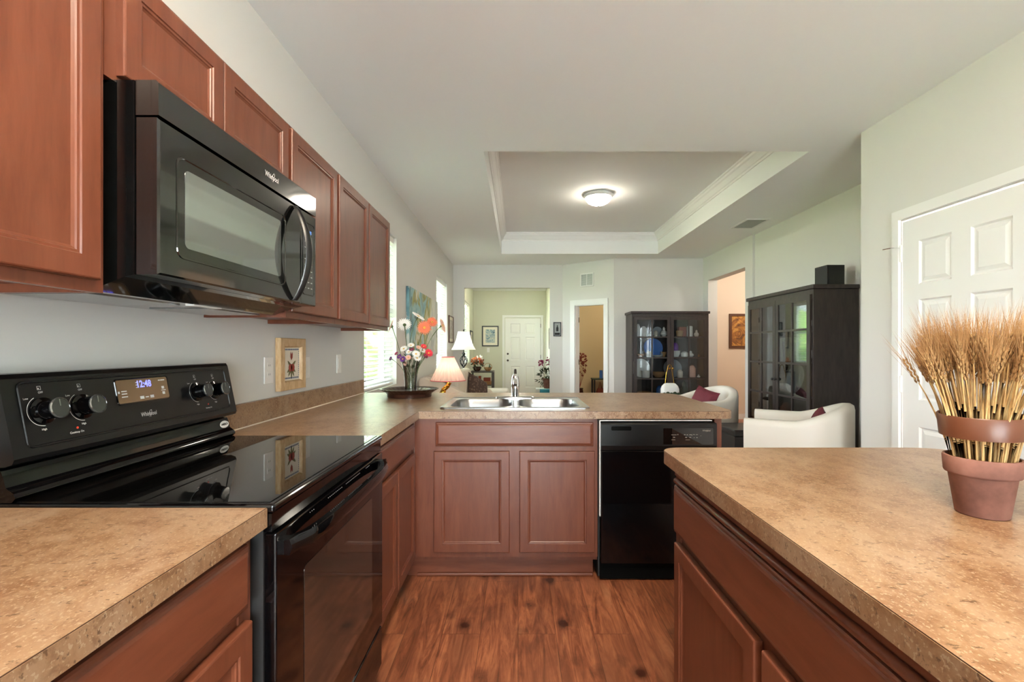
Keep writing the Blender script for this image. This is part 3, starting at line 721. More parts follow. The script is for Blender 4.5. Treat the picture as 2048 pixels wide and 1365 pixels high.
# backguard: lower riser with rolled front, then the sloped control panel
bm = bm_()
prism(bm, [(-1.135, .921), (-1.062, .921), (-1.054, .930), (-1.058, .940), (-1.074, .952), (-1.080, .975), (-1.085, .988), (-1.10, .992), (-1.135, .992)], 'Y', RY0+.004, RY1-.004)
obj('backguard', bm, 'black', t, smooth=35)
PT, PB = Vector((-1.086, 0, 1.190)), Vector((-1.052, 0, 1.012))
bm = bm_(); prism(bm, [(-1.140, .996), (-1.072, .996), (-1.056, 1.002), (PB.x, 1.012), (PT.x, 1.180), (PT.x-.006, 1.190), (-1.140, 1.190)], 'Y', RY0, RY1)
panel = obj('control_panel', bm, 'blacksat', t)
pv = (PT-PB).normalized(); pn = Vector((pv.z, 0, -pv.x))
def P(y, h, d=0):                # a point on the sloped panel
    s = (h-PB.z)/(PT.z-PB.z); q = PB+(PT-PB)*s
    return Vector((q.x, y, h))+pn*d
bm = bm_()
for fy0, fh0, w_, h_ in ((RY0+.03, 1.028, RY1-RY0-.06, .148),):
    O = P(fy0, fh0, .0002)
    loops(bm, O, Y, pv, pn, w_, h_, [(0, 0), (.001, .0025), (.004, .0025), (.0055, .0002)], fill=False, rad=.014)
obj('raised_border', bm, 'blacksat', panel)
bm = bm_(); loops(bm, P(1.247, 1.092, .0003), Y, pv, pn, .19, .072, [(0, 0), (.001, .002), (.003, .002), (.005, -.0003)], rad=.008, fill=False); obj('display_bezel', bm, 'black', panel)
bm = bm_(); loops(bm, P(1.25, 1.095, .0002), Y, pv, pn, .184, .066, [(0, 0), (0, .0008)], rad=.006); obj('display', bm, 'dispgold', panel)
bm = bm_(); text(bm, '12:48', P(1.343, 1.143, .0012), Y, pv, pn, .027, sx=.9, bold=.0006); obj('clock_digits', bm, 'digit', panel, label='glowing blue clock digits reading 12:48')
bm = bm_()
for y, h, w_, hh in ((1.273, 1.128, .018, .003), (1.273, 1.121, .018, .003), (1.273, 1.113, .02, .003), (1.318, 1.149, .006, .002), (1.318, 1.142, .006, .002), (1.318, 1.135, .006, .002), (1.33, 1.106, .014, .008), (1.348, 1.106, .012, .003), (1.366, 1.106, .014, .008),
                     (1.415, 1.15, .016, .003), (1.402, 1.15, .008, .003), (1.412, 1.128, .010, .008), (1.412, 1.112, .010, .008), (1.413, 1.120, .018, .002), (1.256, 1.126, .006, .006)):
    O = P(y-w_/2, h-hh/2, .0013); skin(bm, [[O, O+Y*w_], [O+pv*hh, O+Y*w_+pv*hh]], False, False, False)
logo(bm, P(1.343, 1.058, .0003), Y, pv, pn, .0165)
def burner(y, h):
    O = P(y, h, .0002)
    text(bm, 'OFF', P(y+.002, h+.041, .0002), Y, pv, pn, .0062, bold=.0001)
    for a0, a1 in ((105, 250),): arc(bm, O, Y, pv, pn, .034, a0+10, 330-60, .0011)
    for (du, dv) in ((-.006, .052), (.006, .052), (-.006, .062), (.006, .062)): pass
    for a, b, c, d in ((-.0042, .0042, .048, .0488), (-.0042, .0042, .0557, .0565), (-.0042, -.0034, .048, .0565), (.0034, .0042, .048, .0565), (-.0025, .0, .0495, .0525)):
        p = P(y, h, .0008); skin(bm, [[p+Y*a+pv*c, p+Y*b+pv*c], [p+Y*a+pv*d, p+Y*b+pv*d]], False, False, False)
    text(bm, 'Low', P(y-.032, h+.03, .0002), Y, pv, pn, .0062, bold=.0001); text(bm, 'High', P(y-.004, h-.041, .0002), Y, pv, pn, .0062, bold=.0001)
KN = [(1.052, 1.105), (1.147, 1.103), (1.555, 1.101), (1.645, 1.099)]
obj('printed_markings', bm, 'print', panel)
for k in KN:
    bm = bm_(); burner(*k); obj('dial_markings', bm, 'print', panel)
bm = bm_()
text(bm, 'Cooktop On', P(1.122, 1.045, .0002), Y, pv, pn, .0068, bold=.0001); text(bm, 'Cooktop On', P(1.60, 1.043, .0002), Y, pv, pn, .006, bold=.0001)
obj('indicator_lettering', bm, 'print', panel)
bm = bm_(); 
for y in (1.125, 1.60): lathe(bm, [(.0028, 0), (.0028, .001)], tuple(P(y, 1.055)), 10, axis='X')
obj('indicator_lamp', bm, 'redled', panel)
for y, h in KN:
    bm = bm_(); O = P(y, h, .0004); rings = []
    for r, d in ((.030, 0), (.030, .004), (.022, .006), (.0205, .036), (.0215, .037)):
        rings.append([O+(Y*math.cos(a)+pv*math.sin(a))*r+pn*d for a in [2*PI*i/28 for i in range(28)]])
    skin(bm, rings); kn = obj('knob', bm, 'black', t, smooth=35)
    bm = bm_(); rings = []
    for r, d in ((.0225, .037), (.0235, .039), (.0235, .041), (.021, .0425), (.0205, .0415), (.008, .0415)):
        rings.append([O+(Y*math.cos(a)+pv*math.sin(a))*r+pn*d for a in [2*PI*i/28 for i in range(28)]])
    skin(bm, rings[:4], cap1=False); skin(bm, rings[3:], cap0=False, mi=1); q = O+pn*.0418; skin(bm, [[q-Y*.0012+pv*.004, q+Y*.0012+pv*.004], [q-Y*.0012+pv*.0195, q+Y*.0012+pv*.0195]], False, False, False)
    obj('knob_cap', bm, ['knobglass', 'capface'], kn, smooth=35)
bm = bm_(); O = Vector((-1.0785, 1.715, .967)); vv = Vector((-.01, 0, .05)).normalized(); nn = Vector((vv.z, 0, -vv.x))
skin(bm, [[O+Y*.026*math.cos(2*PI*k/24)*r+vv*.013*math.sin(2*PI*k/24)*r+nn*.0015 for k in range(24)] for r in (1, .01)], True, False, False)
obj('oval_badge', bm, 'print', t, label='white oval badge lettered in dark')
bm = bm_(); text(bm, 'AMERICA', O+nn*.0018, Y, vv, nn, .0105, sx=.85, bold=.0004); obj('badge_lettering', bm, 'blackmat', t)

# ------------------------------------------------------------------ over-the-range microwave
MF = -.757
t = thing('microwave', 'black over-the-range microwave with a bowed handle', 'microwave', (-.96, 1.367, 1.365))
bm = bm_(); prism(bm, [(XW+.003, 1.368), (-.90, 1.368), (-.83, 1.397), (-.808, 1.402), (-.808, 1.812), (XW+.003, 1.812)], 'Y', .985, 1.75)
obj('body', bm, 'mwblack', t)
bm = bm_(); prism(bm, [(-.806, 1.738), (MF, 1.738), (MF-.0006, 1.806), (MF-.006, 1.812), (-.806, 1.812)], 'Y', .985, 1.75); o = obj('vent_grille', bm, 'mwblack', t)
bm = bm_(); vv = Vector((-.0006, 0, .068)).normalized(); logo(bm, (MF+.0002, 1.437, 1.772), Y, vv, Vector((vv.z, 0, -vv.x)), .023); obj('logo', bm, 'print', o)
DM = 1.628
bm = bm_(); loops(bm, (-.804, .985, 1.402), Y, Z, X, DM-.985, .331, [(0, 0), (0, .043), (.004, .047)]); door = obj('door', bm, 'mwblack', t)
bm = bm_(); loops(bm, (MF+.0001, 1.036, 1.447), Y, Z, X, .487, .232, [(0, 0), (.001, .002), (.004, .002), (.006, .0002)], fill=False, rad=.022); obj('window_border', bm, 'mwblack', door)
bm = bm_(); loops(bm, (MF+.0002, 1.062, 1.474), Y, Z, X, .43, .178, [(0, 0), (0, .0006)], rad=.012); obj('window', bm, 'mwglass', door)
bm = bm_(); rings = []
for k in range(25):
    s = k/24; z = 1.408+.318*s; o_ = .050*math.sin(PI*s)**.8+.006; w_ = .010+.006*math.sin(PI*s); x = MF+o_
    rings.append([(x-.007, 1.578-w_, z), (x+.004, 1.578-w_*.7, z), (x+.007, 1.578, z), (x+.004, 1.578+w_*.7, z), (x-.007, 1.578+w_, z)])
skin(bm, rings); obj('handle', bm, 'blacksat', door, smooth=60)
bm = bm_(); loops(bm, (-.804, DM+.002, 1.402), Y, Z, X, 1.75-DM-.002, .331, [(0, 0), (0, .043), (.003, .047)]); cp = obj('control_panel', bm, 'mwblack', t)
bm = bm_(); loops(bm, (MF+.0002, DM+.014, 1.437), Y, Z, X, .096, .262, [(0, 0), (.001, .0015), (.003, .0015), (.004, .0002)], fill=False, rad=.012); obj('keypad_border', bm, 'mwblack', cp)
bm = bm_(); loops(bm, (MF+.0003, DM+.034, 1.652), Y, Z, X, .056, .024, [(0, 0), (0, .0006)]); obj('display', bm, 'blackglass', cp)
bm = bm_(); text(bm, '12:48', (MF+.0012, DM+.062, 1.664), Y, Z, X, .019, sx=.85); obj('clock_digits', bm, 'digitteal', cp)
bm = bm_()
for r in range(9):
    for c in range(3):
        y = DM+.030+c*.024; z = 1.625-r*.0205
        if r in (2,): continue
        loops(bm, (MF+.0002, y, z), Y, Z, X, .012, .0035, [(0, 0), (0, .0005)])
obj('keypad_print', bm, 'grille', cp)
bm = bm_(); box(bm, -1.12, -.94, 1.02, 1.30, 1.3655, 1.3678); box(bm, -1.12, -.94, 1.42, 1.70, 1.3655, 1.3678); obj('grease_filter', bm, 'steel', t)
bm = bm_(); box(bm, -.925, -.90, 1.30, 1.42, 1.3648, 1.3678); obj('lamp_lens', bm, 'white', t)

# ------------------------------------------------------------------ dishwasher
DX0, DX1, DF = .430, 1.043, 2.452
t = thing('dishwasher', 'black built-in dishwasher beside the sink cabinet', 'dishwasher', (.737, 2.78, 0))
bm = bm_(); box(bm, DX0, DX1, DF+.065, 3.07, .02, .862); obj('tub', bm, 'blackmat', t)
obj('door', B(DX0+.006, DX1-.002, DF, DF+.038, .115, .708, bev=.006, seg=3), 'black', t)
bm = bm_(); prism(bm, [(DF+.038, .711), (DF+.002, .711), (DF-.006, .735), (DF-.006, .845), (DF, .853), (DF+.038, .855)], 'X', DX0+.006, DX1-.002)
cp = obj('control_panel', bm, 'blacksat', t)
obj('kick_plate', B(DX0+.008, DX1-.008, DF+.05, DF+.06, .012, .112), 'pocket', t)
bm = bm_(); loops(bm, (DX0+.058, DF-.0061, .815), X, Z, -Y, .105, .022, [(0, 0), (0, .0006)], rad=.006); obj('latch_pocket_shade', bm, 'pocket', cp)  # flat black patch; shade of the latch recess put into its colour
bm = bm_(); loops(bm, (DX0+.33, DF-.0061, .742), X, Z, -Y, .262, .085, [(0, 0), (0, .0008)], rad=.004); obj('display', bm, 'blackglass', cp)
bm = bm_(); logo(bm, (DX0+.555, DF-.0072, .815), X, Z, -Y, .0125)
for dx, dz, w_, h_ in ((.372, .792, .034, .003), (.405, .792, .003, .008), (.382, .778, .012, .006), (.372, .766, .026, .003), (.438, .792, .010, .005), (.452, .792, .008, .004), (.466, .792, .014, .005), (.479, .788, .002, .014), (.486, .793, .01, .004), (.5, .793, .013, .004), (.444, .778, .012, .006), (.466, .778, .012, .006), (.489, .777, .006, .004), (.503, .777, .008, .006), (.446, .766, .03, .003), (.523, .787, .008, .003)):
    loops(bm, (DX0+dx, DF-.0072, dz), X, Z, -Y, w_*.8, h_*.55, [(0, 0), (0, .0004)])
obj('printed_markings', bm, 'dimprint', cp)
bm = bm_(); box(bm, DX0, DX1-.02, DF+.012, DF+.05, .8625, .866); box(bm, DX0-.001, DX0+.004, DF+.01, DF+.03, .36, .862); obj('trim_strip', bm, 'vent', t)

# ------------------------------------------------------------------ things on the kitchen wall
PICX = XW+.004
t = thing('framed_print', 'pale wood frame with a fruit print on the wall beside the range', 'picture', (PICX, 2.37, 1.038))
bm = bm_(); loops(bm, (PICX, 2.237, 1.038), Y, Z, X, .266, .258, [(0, 0), (0, .024), (.003, .026), (.040, .026), (.043, .022), (.047, .012)], fill=False); obj('frame', bm, 'oakframe', t)
obj('mat', B(PICX+.010, PICX+.0118, 2.282, 2.458, 1.083, 1.251), 'paper', t)
bm = bm_()
for k in range(14):
    y = 2.292+k*.0113
    for z in (1.092, 1.236): box(bm, PICX+.0118, PICX+.0124, y, y+.007, z, z+.008)
for k in range(12):
    z = 1.104+k*.0110
    for y in (2.2875, 2.446): box(bm, PICX+.0118, PICX+.0124, y, y+.004, z, z+.006)
obj('check_border', bm, 'blueprint', t)
bm = bm_()
def petal(bm, c, ang, l, w, x):
    u = Y*math.cos(ang)+Z*math.sin(ang); v = Y*-math.sin(ang)+Z*math.cos(ang); c = Vector(c)
    bm.faces.new([bm.verts.new(p) for p in (c, c+u*l*.35+v*w, c+u*l*.75+v*w*.7, c+u*l, c+u*l*.75-v*w*.7, c+u*l*.35-v*w)])
for dy in (-.012, .012): 
    skin(bm, [[(PICX+.0126, 2.372+dy+.020*math.cos(2*PI*k/16)*r, 1.148+.020*math.sin(2*PI*k/16)*r) for k in range(16)] for r in (1, .02)], True, False, False)
for a in (100, 75): petal(bm, (PICX+.0127, 2.37, 1.185), math.radians(a), .045, .008, 0)
obj('printed_fruit', bm, 'applered', t)
bm = bm_()
for a, l in ((-60, .045), (-90, .05), (-125, .045), (-150, .04), (-30, .04), (35, .045), (140, .04)): petal(bm, (PICX+.0124, 2.37, 1.150), math.radians(a), l+.012, .009, 0)
obj('printed_leaves', bm, 'leafprint', t)
def wall_plate(y0, y1, z0, z1, label, kind):
    t = thing('wall_outlet' if kind == 'o' else 'light_switch', label, 'outlet' if kind == 'o' else 'switch', (XW+.001, (y0+y1)/2, z0), 0, 'white wall plates above the backsplash')
    bm = bm_(); box(bm, XW+.001, XW+.007, y0, y1, z0, z1, bev=.0025); obj('plate', bm, 'white', t)
    bm = bm_(); yc = (y0+y1)/2; zc = (z0+z1)/2
    if kind == 'o':
        for dz in (-.021, .021):
            box(bm, XW+.007, XW+.0085, yc-.016, yc+.016, zc+dz-.014, zc+dz+.014, bev=.0006)
            for dy in (-.006, .006): box(bm, XW+.0086, XW+.0089, yc+dy-.001, yc+dy+.001, zc+dz-.003, zc+dz+.006, mi=1)
        obj('receptacle', bm, ['white', 'blackmat'], t)
    else:
        box(bm, XW+.007, XW+.009, yc-.016, yc+.016, zc-.033, zc+.033, bev=.0006); obj('rocker', bm, 'white', t)
wall_plate(2.137, 2.215, 1.082, 1.205, 'white outlet plate just left of the framed fruit print', 'o')
wall_plate(2.535, 2.605, 1.082, 1.200, 'white switch plate half hidden right of the framed fruit print', 's')
wall_plate(2.995, 3.066, 1.085, 1.205, 'white switch plate nearest the vase window', 's')

# ------------------------------------------------------------------ ceiling lights and vents
def dome_light(label, c, r, group=None):
    t = thing('ceiling_light', label, 'light', c, 0, group)
    bm = bm_(); lathe(bm, [(r*.9, 0), (r*1.02, -.012), (r*1.03, -.022), (r*.93, -.045), (r*.88, -.047)], c, 40, True, False); obj('base', bm, 'trim', t, smooth=True)
    bm = bm_(); lathe(bm, [(r*.87, -.045), (r*.84, -.07), (r*.72, -.095), (r*.5, -.117), (r*.25, -.128), (.01, -.131)], c, 40, False, True); obj('glass_dome', bm, 'dome', t, smooth=True)
    bm = bm_(); lathe(bm, [(.008, -.131), (.012, -.136), (.012, -.142), (.004, -.148)], c, 14); obj('finial', bm, 'chrome', t, smooth=True)
    return t
dome_light('lit white dome light in the middle of the tray ceiling', (.95, 5.53, TZ), .17)
t = thing('ceiling_light', 'long lit fluorescent light on the kitchen ceiling', 'light', (.17, .1, CEIL))
obj('base', B(-.01, .35, -.55, .75, CEIL-.03, CEIL-.001), 'trim', t)
bm = bm_(); prism(bm, [(.01, CEIL-.03), (.33, CEIL-.03), (.28, CEIL-.085), (.06, CEIL-.085)], 'Y', -.53, .73); obj('diffuser', bm, 'tube', t)
dome_light('lit dome light on the hall ceiling', (4.2, 7.0, CEIL), .15)
point_light('hall_bulb', (4.2, 7.0, CEIL-.26), HALL_W, (1, .90, .80), .1)
point_light('foyer_fill', (-.1, 10.2, CEIL-.26), FOYER_W, (1, .90, .72), .1); dome_light('unseen dome light added to brighten the foyer', (-.1, 10.2, CEIL), .13)  # foyer lamp and dome are unseen, added to brighten that room
point_light('den_bulb', (2.3, 9.5, CEIL-.26), DEN_W, (1, .84, .58), .1); dome_light('lit dome light on the den ceiling', (2.3, 9.5, CEIL), .13)
t = thing('ceiling_vent', 'grey slatted air vent in the ceiling right of the tray', 'vent', (2.78, 5.62, CEIL))
bm = bm_(); loops(bm, (2.64, 5.40, CEIL-.0005), X, Y, -Z, .28, .42, [(0, 0), (.003, .008), (.028, .008), (.032, .002)], fill=False); obj('frame', bm, 'vent', t)
bm = bm_()
for k in range(11): 
    x = 2.676+k*.0195; skin(bm, [[(x, y, CEIL-.002), (x+.014, y, CEIL-.008), (x+.014, y, CEIL-.0095), (x, y, CEIL-.0035)] for y in (5.43, 5.79)])
obj('slats', bm, 'grille', t)
t = thing('wall_vent', 'white two-panel air return above the den doorway', 'vent', tuple(A0+AX*.49+Z*2.3))
bm = bm_(); loops(bm, A0+AX*.365+Z*2.315-AY*.001, AX, Z, -AY, .262, .235, [(0, 0), (.002, .010), (.022, .010), (.025, .003)], fill=False)
box(b2 := bm_(), .488, .502, -.011, -.002, 2.335, 2.53); on_angle(b2); me = bpy.data.meshes.new('t'); b2.to_mesh(me); b2.free(); bm.from_mesh(me)
obj('frame', bm, 'trim', t)
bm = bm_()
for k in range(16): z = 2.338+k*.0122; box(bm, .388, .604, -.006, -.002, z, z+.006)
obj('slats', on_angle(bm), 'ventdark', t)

# ------------------------------------------------------------------ pot of wheat
PC = Vector((.928, .935, .9145))
t = thing('terracotta_pot', 'terracotta pot of dried wheat on the island', 'pot', tuple(PC))
bm = bm_(); lathe(bm, [(.039, 0), (.041, .002), (.0515, .078), (.0535, .080), (.057, .081), (.0585, .084), (.0605, .112), (.0595, .1155), (.055, .1155), (.053, .09), (.052, .085)], PC, 48, True, False); obj('pot_body', bm, 'terracotta', t, smooth=50)
bm = bm_(); lathe(bm, [(.052, .092), (.035, .096), (.015, .097)], PC, 32, False, True); obj('moss', bm, 'soil', t, smooth=True)
bm = bm_(); rings = []
for r, z in ((.0625, .158), (.0652, .157), (.0690, .198), (.0675, .200), (.065, .199)): rings.append([(PC.x+r*math.cos(2*PI*k/48), PC.y+r*math.sin(2*PI*k/48), PC.z+z+.003*math.sin(2*PI*k/48+1)) for k in range(48)])
skin(bm, rings+[rings[0]], True, False, False)
solo('leather_band', bm, 'band', 'brown leather band around the wheat sheaf', 'band', smooth=50)
def stalk_proto(L, bend, k):
    r = thing('wheat_stalk', 'dried bearded wheat stalk standing in the terracotta pot', 'wheat stalk', (0, 0, -5), 0, 'wheat stalks in the terracotta pot')
    rnd = random.Random(k)
    pt = lambda s: Vector((bend*s*s, 0, L*s))
    bm = bm_(); tube(bm, [pt(s) for s in (0, .3, .6, .85, 1)], .0017, 6, rs=[.0022, .0021, .0018, .0014, .0012]); lathe(bm, [(.0022, L*.28), (.0027, L*.285), (.0022, L*.29)], (bend*.08, 0, 0), 6)
    obj('stem', bm, 'straw', r, smooth=True, local=True)
    bm = bm_(); top = pt(1); d = (pt(1)-pt(.9)).normalized(); n = 8; EL = .056
    sx = Vector((d.z, 0, -d.x)); sy = Vector((0, 1, 0)); aw = bm_()
    for i in range(n):
        for q in range(3):
            a = 2*PI*q/3+(PI/3 if i % 2 else 0); c = top+d*(EL*i/n)
            o_ = sx*math.cos(a)+sy*math.sin(a); rr = .0042*(1-.35*abs(2*i/n-.8)); c2 = c+o_*rr
            tip = c2+d*.0105+o_*.0012
            ring = [c2+d*.004+(sx*math.cos(b)+sy*math.sin(b))*.0023 for b in (0, PI/2, PI, 1.5*PI)]
            V = [bm.verts.new(p) for p in [c2-d*.001]+ring+[tip]]
            for j in range(4):
                bm.faces.new((V[0], V[1+(j+1) % 4], V[1+j])); bm.faces.new((V[5], V[1+j], V[1+(j+1) % 4]))
            if i > 0:
                l = rnd.uniform(.045, .075); e = tip+(d+o_*rnd.uniform(.08, .32)+Vector((rnd.uniform(-.08, .08), rnd.uniform(-.08, .08), 0))).normalized()*l
                w = o_.cross(d)*.00042; V = [aw.verts.new(p) for p in (tip-w, tip+w, tip+o_*.0007, e)]
                for f in ((0, 1, 3), (1, 2, 3), (2, 0, 3)): aw.faces.new([V[x] for x in f])
    obj('ear', bm, 'ear', r, smooth=True, local=True); obj('awns', aw, 'awn', r, local=True)
    return r
protos = [stalk_proto(L, b, i) for i, (L, b) in enumerate(((.195, .012), (.18, .020), (.205, .008), (.170, .026), (.19, .018), (.213, .010)))]
first = set(); NST = 130
for k in range(NST):
    f = (k+.5)/NST; rho = math.sqrt(f)*.98+random.uniform(-.03, .03); rho = max(.05, min(.95, rho)); a = k*2.39996+random.uniform(-.2, .2)
    base_p = PC+Vector((.047*rho*math.cos(a), .047*rho*math.sin(a), .094)); tilt = math.atan(.160*rho)+random.uniform(-.02, .02)
    rot = (Matrix.Rotation(a, 4, 'Z') @ Matrix.Rotation(tilt, 4, 'Y') @ Matrix.Rotation(random.uniform(-.5, .5), 4, 'Z')).to_euler()
    i = k % len(protos)
    if i not in first:
        first.add(i); protos[i].location = base_p; protos[i].rotation_euler = rot
    else: dup(protos[i], base_p, rot=rot)

# ------------------------------------------------------------------ tray, vase, flowers
TC = Vector((-.742, 3.20, .9146))
bm = bm_(); fl = lambda i, z: 1+.022*((i % 4) in (0, 1))*min(1, max(0, (z-.03)/.02))
lathe(bm, [(.13, 0), (.148, .002), (.15, .022), (.152, .026), (.17, .040), (.19, .052), (.194, .056), (.188, .056), (.165, .046), (.145, .034), (.12, .029), (.02, .029)], TC, 128, True, True, fl=fl)
solo('serving_tray', bm, 'tray', 'dark brown fluted round tray under the glass vase', 'tray', smooth=30)
VC = TC+Vector((.008, 0, .0295))
bm = bm_(); lathe(bm, [(.036, 0), (.042, .003), (.040, .02), (.041, .07), (.047, .13), (.058, .19), (.069, .232), (.0672, .232), (.056, .19), (.0452, .13), (.039, .07), (.038, .022), (.02, .018)], VC, 48); solo('glass_vase', bm, 'vaseglass', 'flared clear glass vase standing on the fluted tray', 'vase', smooth=50)
gF = 'cut flowers in the glass vase'
def frame_of(n):
    n = n.normalized(); s = n.cross(Z)
    if s.length < .05: s = Vector((1, 0, 0))
    s.normalize(); return s, s.cross(n), n
def flower(name, label, cat, c, n, r, npet, pm, cm, start, mid=None, rows=2, stem=True, cup=.12, stem_r=.0022):
    c = Vector(c); s, w, n = frame_of(Vector(n)); t = thing(name, label, cat, tuple(start if stem else c-n*.01), 0, gF)
    bm = bm_()
    for row in range(rows):
        rr = r*(1-.25*row)
        for k in range(npet):
            a = 2*PI*(k+.5*row)/npet; u = s*math.cos(a)+w*math.sin(a); v = -s*math.sin(a)+w*math.cos(a); b = c+n*(.003*row)
            wd = PI*rr/npet*.85; k0 = random.uniform(.92, 1.05)
            ps = [b+u*r*.15, b+u*rr*.55+v*wd*.8+n*rr*cup, b+u*rr*k0+v*wd*.45+n*rr*cup*1.1, b+u*rr*k0*1.04+n*rr*cup, b+u*rr*k0-v*wd*.45+n*rr*cup*1.1, b+u*rr*.55-v*wd*.8+n*rr*cup]
            top = [bm.verts.new(p+n*.0008) for p in ps]; bot = [bm.verts.new(p-n*.0008) for p in ps]
            bm.faces.new(top); bm.faces.new(bot[::-1])
            for j in range(6): bm.faces.new((top[j], bot[j], bot[(j+1) % 6], top[(j+1) % 6]))
    obj('petals', bm, pm, t)
    bm = bm_(); R = []
    for q, d in ((.24, 0), (.22, .05), (.12, .09), (.02, .1)): R.append([c+n*(.004+r*d)+(s*math.cos(2*PI*k/12)+w*math.sin(2*PI*k/12))*r*q for k in range(12)])
    skin(bm, R); obj('flower_centre', bm, cm, t, smooth=True)
    if stem:
        bm = bm_(); S0 = Vector(start); e = c-n*.004; m = Vector(mid) if mid else (S0+e)/2
        pts = []
        for q in range(11):
            x = q/10; pts.append(S0*(1-x)**2+m*2*x*(1-x)+e*x*x)
        tube(bm, pts, stem_r, 8, rs=[stem_r]*10+[stem_r*1.8]); R = []
        for q, d in ((.08, -.012), (.2, -.006), (.24, -.001)): R.append([c+n*d+(s*math.cos(2*PI*k/12)+w*math.sin(2*PI*k/12))*r*q for k in range(12)])
        skin(bm, R); obj('stem', bm, 'green', t, smooth=True)
def at(px, py, y): return Vector(((px-1036)*y/935, y, 1.246-(py-697)*y/935))
vb = VC+Vector((0, 0, .03))
gs = [('white gerbera facing away at the left of the bouquet', (809, 650, 3.20), (-.25, .75, .45), 'petalw', 'green', (815, 712)),
      ('white gerbera highest in the bouquet, seen edge-on', (836, 634, 3.22), (.55, -.15, .8), 'petalw', 'yolk', (812, 672)),
      ('large orange gerbera facing forward over the vase', (849, 656, 3.14), (.05, -1, .12), 'petalo', 'yolk', (828, 700)),
      ('smaller orange gerbera half hidden behind the large orange one', (864, 645, 3.24), (.3, -.85, .35), 'petalo', 'yolk', (846, 700)),
      ('pale pink gerbera leaning far right, seen edge-on', (884, 652, 3.20), (.9, -.1, .25), 'petalk', 'yolk', (851, 676)),
      ('pale gerbera leaning far left beside the wall cabinet', (783, 653, 3.20), (-.85, -.25, .35), 'petalk', 'bronze', (800, 700))]
for lb, (px, py, yy), n, pm, cm, mid in gs:
    flower('gerbera_daisy', lb, 'flower', at(px, py, yy), n, .048 if 'smaller' not in lb else .038, 22, pm, cm, vb+Vector((random.uniform(-.02, .02), random.uniform(-.02, .02), 0)), at(mid[0], mid[1], 3.2), rows=3 if pm == 'petalo' else 2)
ms = [(808, 699, 'petalw', .026), (822, 692, 'petalw', .024), (832, 709, 'petalw', .028), (834, 717, 'petalw', .027), (845, 702, 'petalw', .022), (818, 705, 'petalw', .022), (837, 696, 'petalk', .018), (817, 716, 'petalk', .02),
      (806, 719, 'petalp', .022), (799, 714, 'petalp', .018), (823, 700, 'petalm', .017), (857, 707, 'petalr', .03), (847, 694, 'petalr', .021), (851, 713, 'petalm', .018), (811, 728, 'petalk', .016), (782, 718, 'petalp', .014), (793, 708, 'petalm', .014)]
cn = {'petalw': 'white', 'petalk': 'pale pink', 'petalp': 'purple', 'petalm': 'magenta', 'petalr': 'red'}
pos = ['at the left shoulder of the vase bouquet', 'topmost of the small white blooms in the vase', 'centred above the vase rim', 'lowest of the white blooms over the rim', 'beside the red blooms', 'just above the purple bloom in the vase', 'highest pale bloom under the orange gerbera', 'between purple and white blooms at the rim',
       'large and darkest at the left rim of the vase', 'left of the darkest purple bloom', 'peeping between white blooms in the vase', 'large and full at the right edge of the bouquet', 'smaller, above the large red one', 'tucked under the large red bloom', 'drooping over the left rim of the vase', 'tiny and farthest left on a stray sprig', 'dark, on the left sprig above the purple ones']
for (px, py, pm, r), ps in zip(ms, pos):
    yy = 3.13+random.uniform(-.02, .03); c = at(px, py, yy); n = (c-(VC+Vector((0, .06, .17))))
    flower('chrysanthemum', '%s chrysanthemum %s' % (cn[pm], ps), 'flower', c, n, r, 14, pm, 'yolk', VC+Vector((random.uniform(-.02, .02), random.uniform(-.02, .02), .03)), VC+Vector((.3*(c.x-VC.x), 0, .17)), rows=2, cup=.25, stem_r=.0016)
bm = bm_()
for k in range(46):
    a = random.uniform(0, 2*PI); z = random.uniform(.09, .25); rr = .018+.14*max(0, z-.09)+random.uniform(0, .02)
    c = VC+Vector((rr*math.cos(a), rr*math.sin(a), z)); u = Vector((math.cos(a)*.5, math.sin(a)*.5, random.uniform(-.5, 1))).normalized(); v = u.cross(Vector((math.cos(a), math.sin(a), 0))).normalized()
    l, w = random.uniform(.025, .045), random.uniform(.007, .012)
    if z < .16:
        if k % 4: continue
        l *= .6
    bm.faces.new([bm.verts.new(p) for p in (c, c+u*l*.4+v*w, c+u*l, c+u*l*.4-v*w)])
for k in range(7):
    a = k*.9; p0_ = VC+Vector((.022*math.cos(a), .022*math.sin(a), .022)); tube(bm, [p0_, p0_+Vector((.012*math.cos(a), .012*math.sin(a), .16))], .002, 5)
o = solo('bouquet_leaves', bm, 'darkgreen', 'dark green leaves filling the glass vase', 'leaves'); o['kind'] = 'stuff'

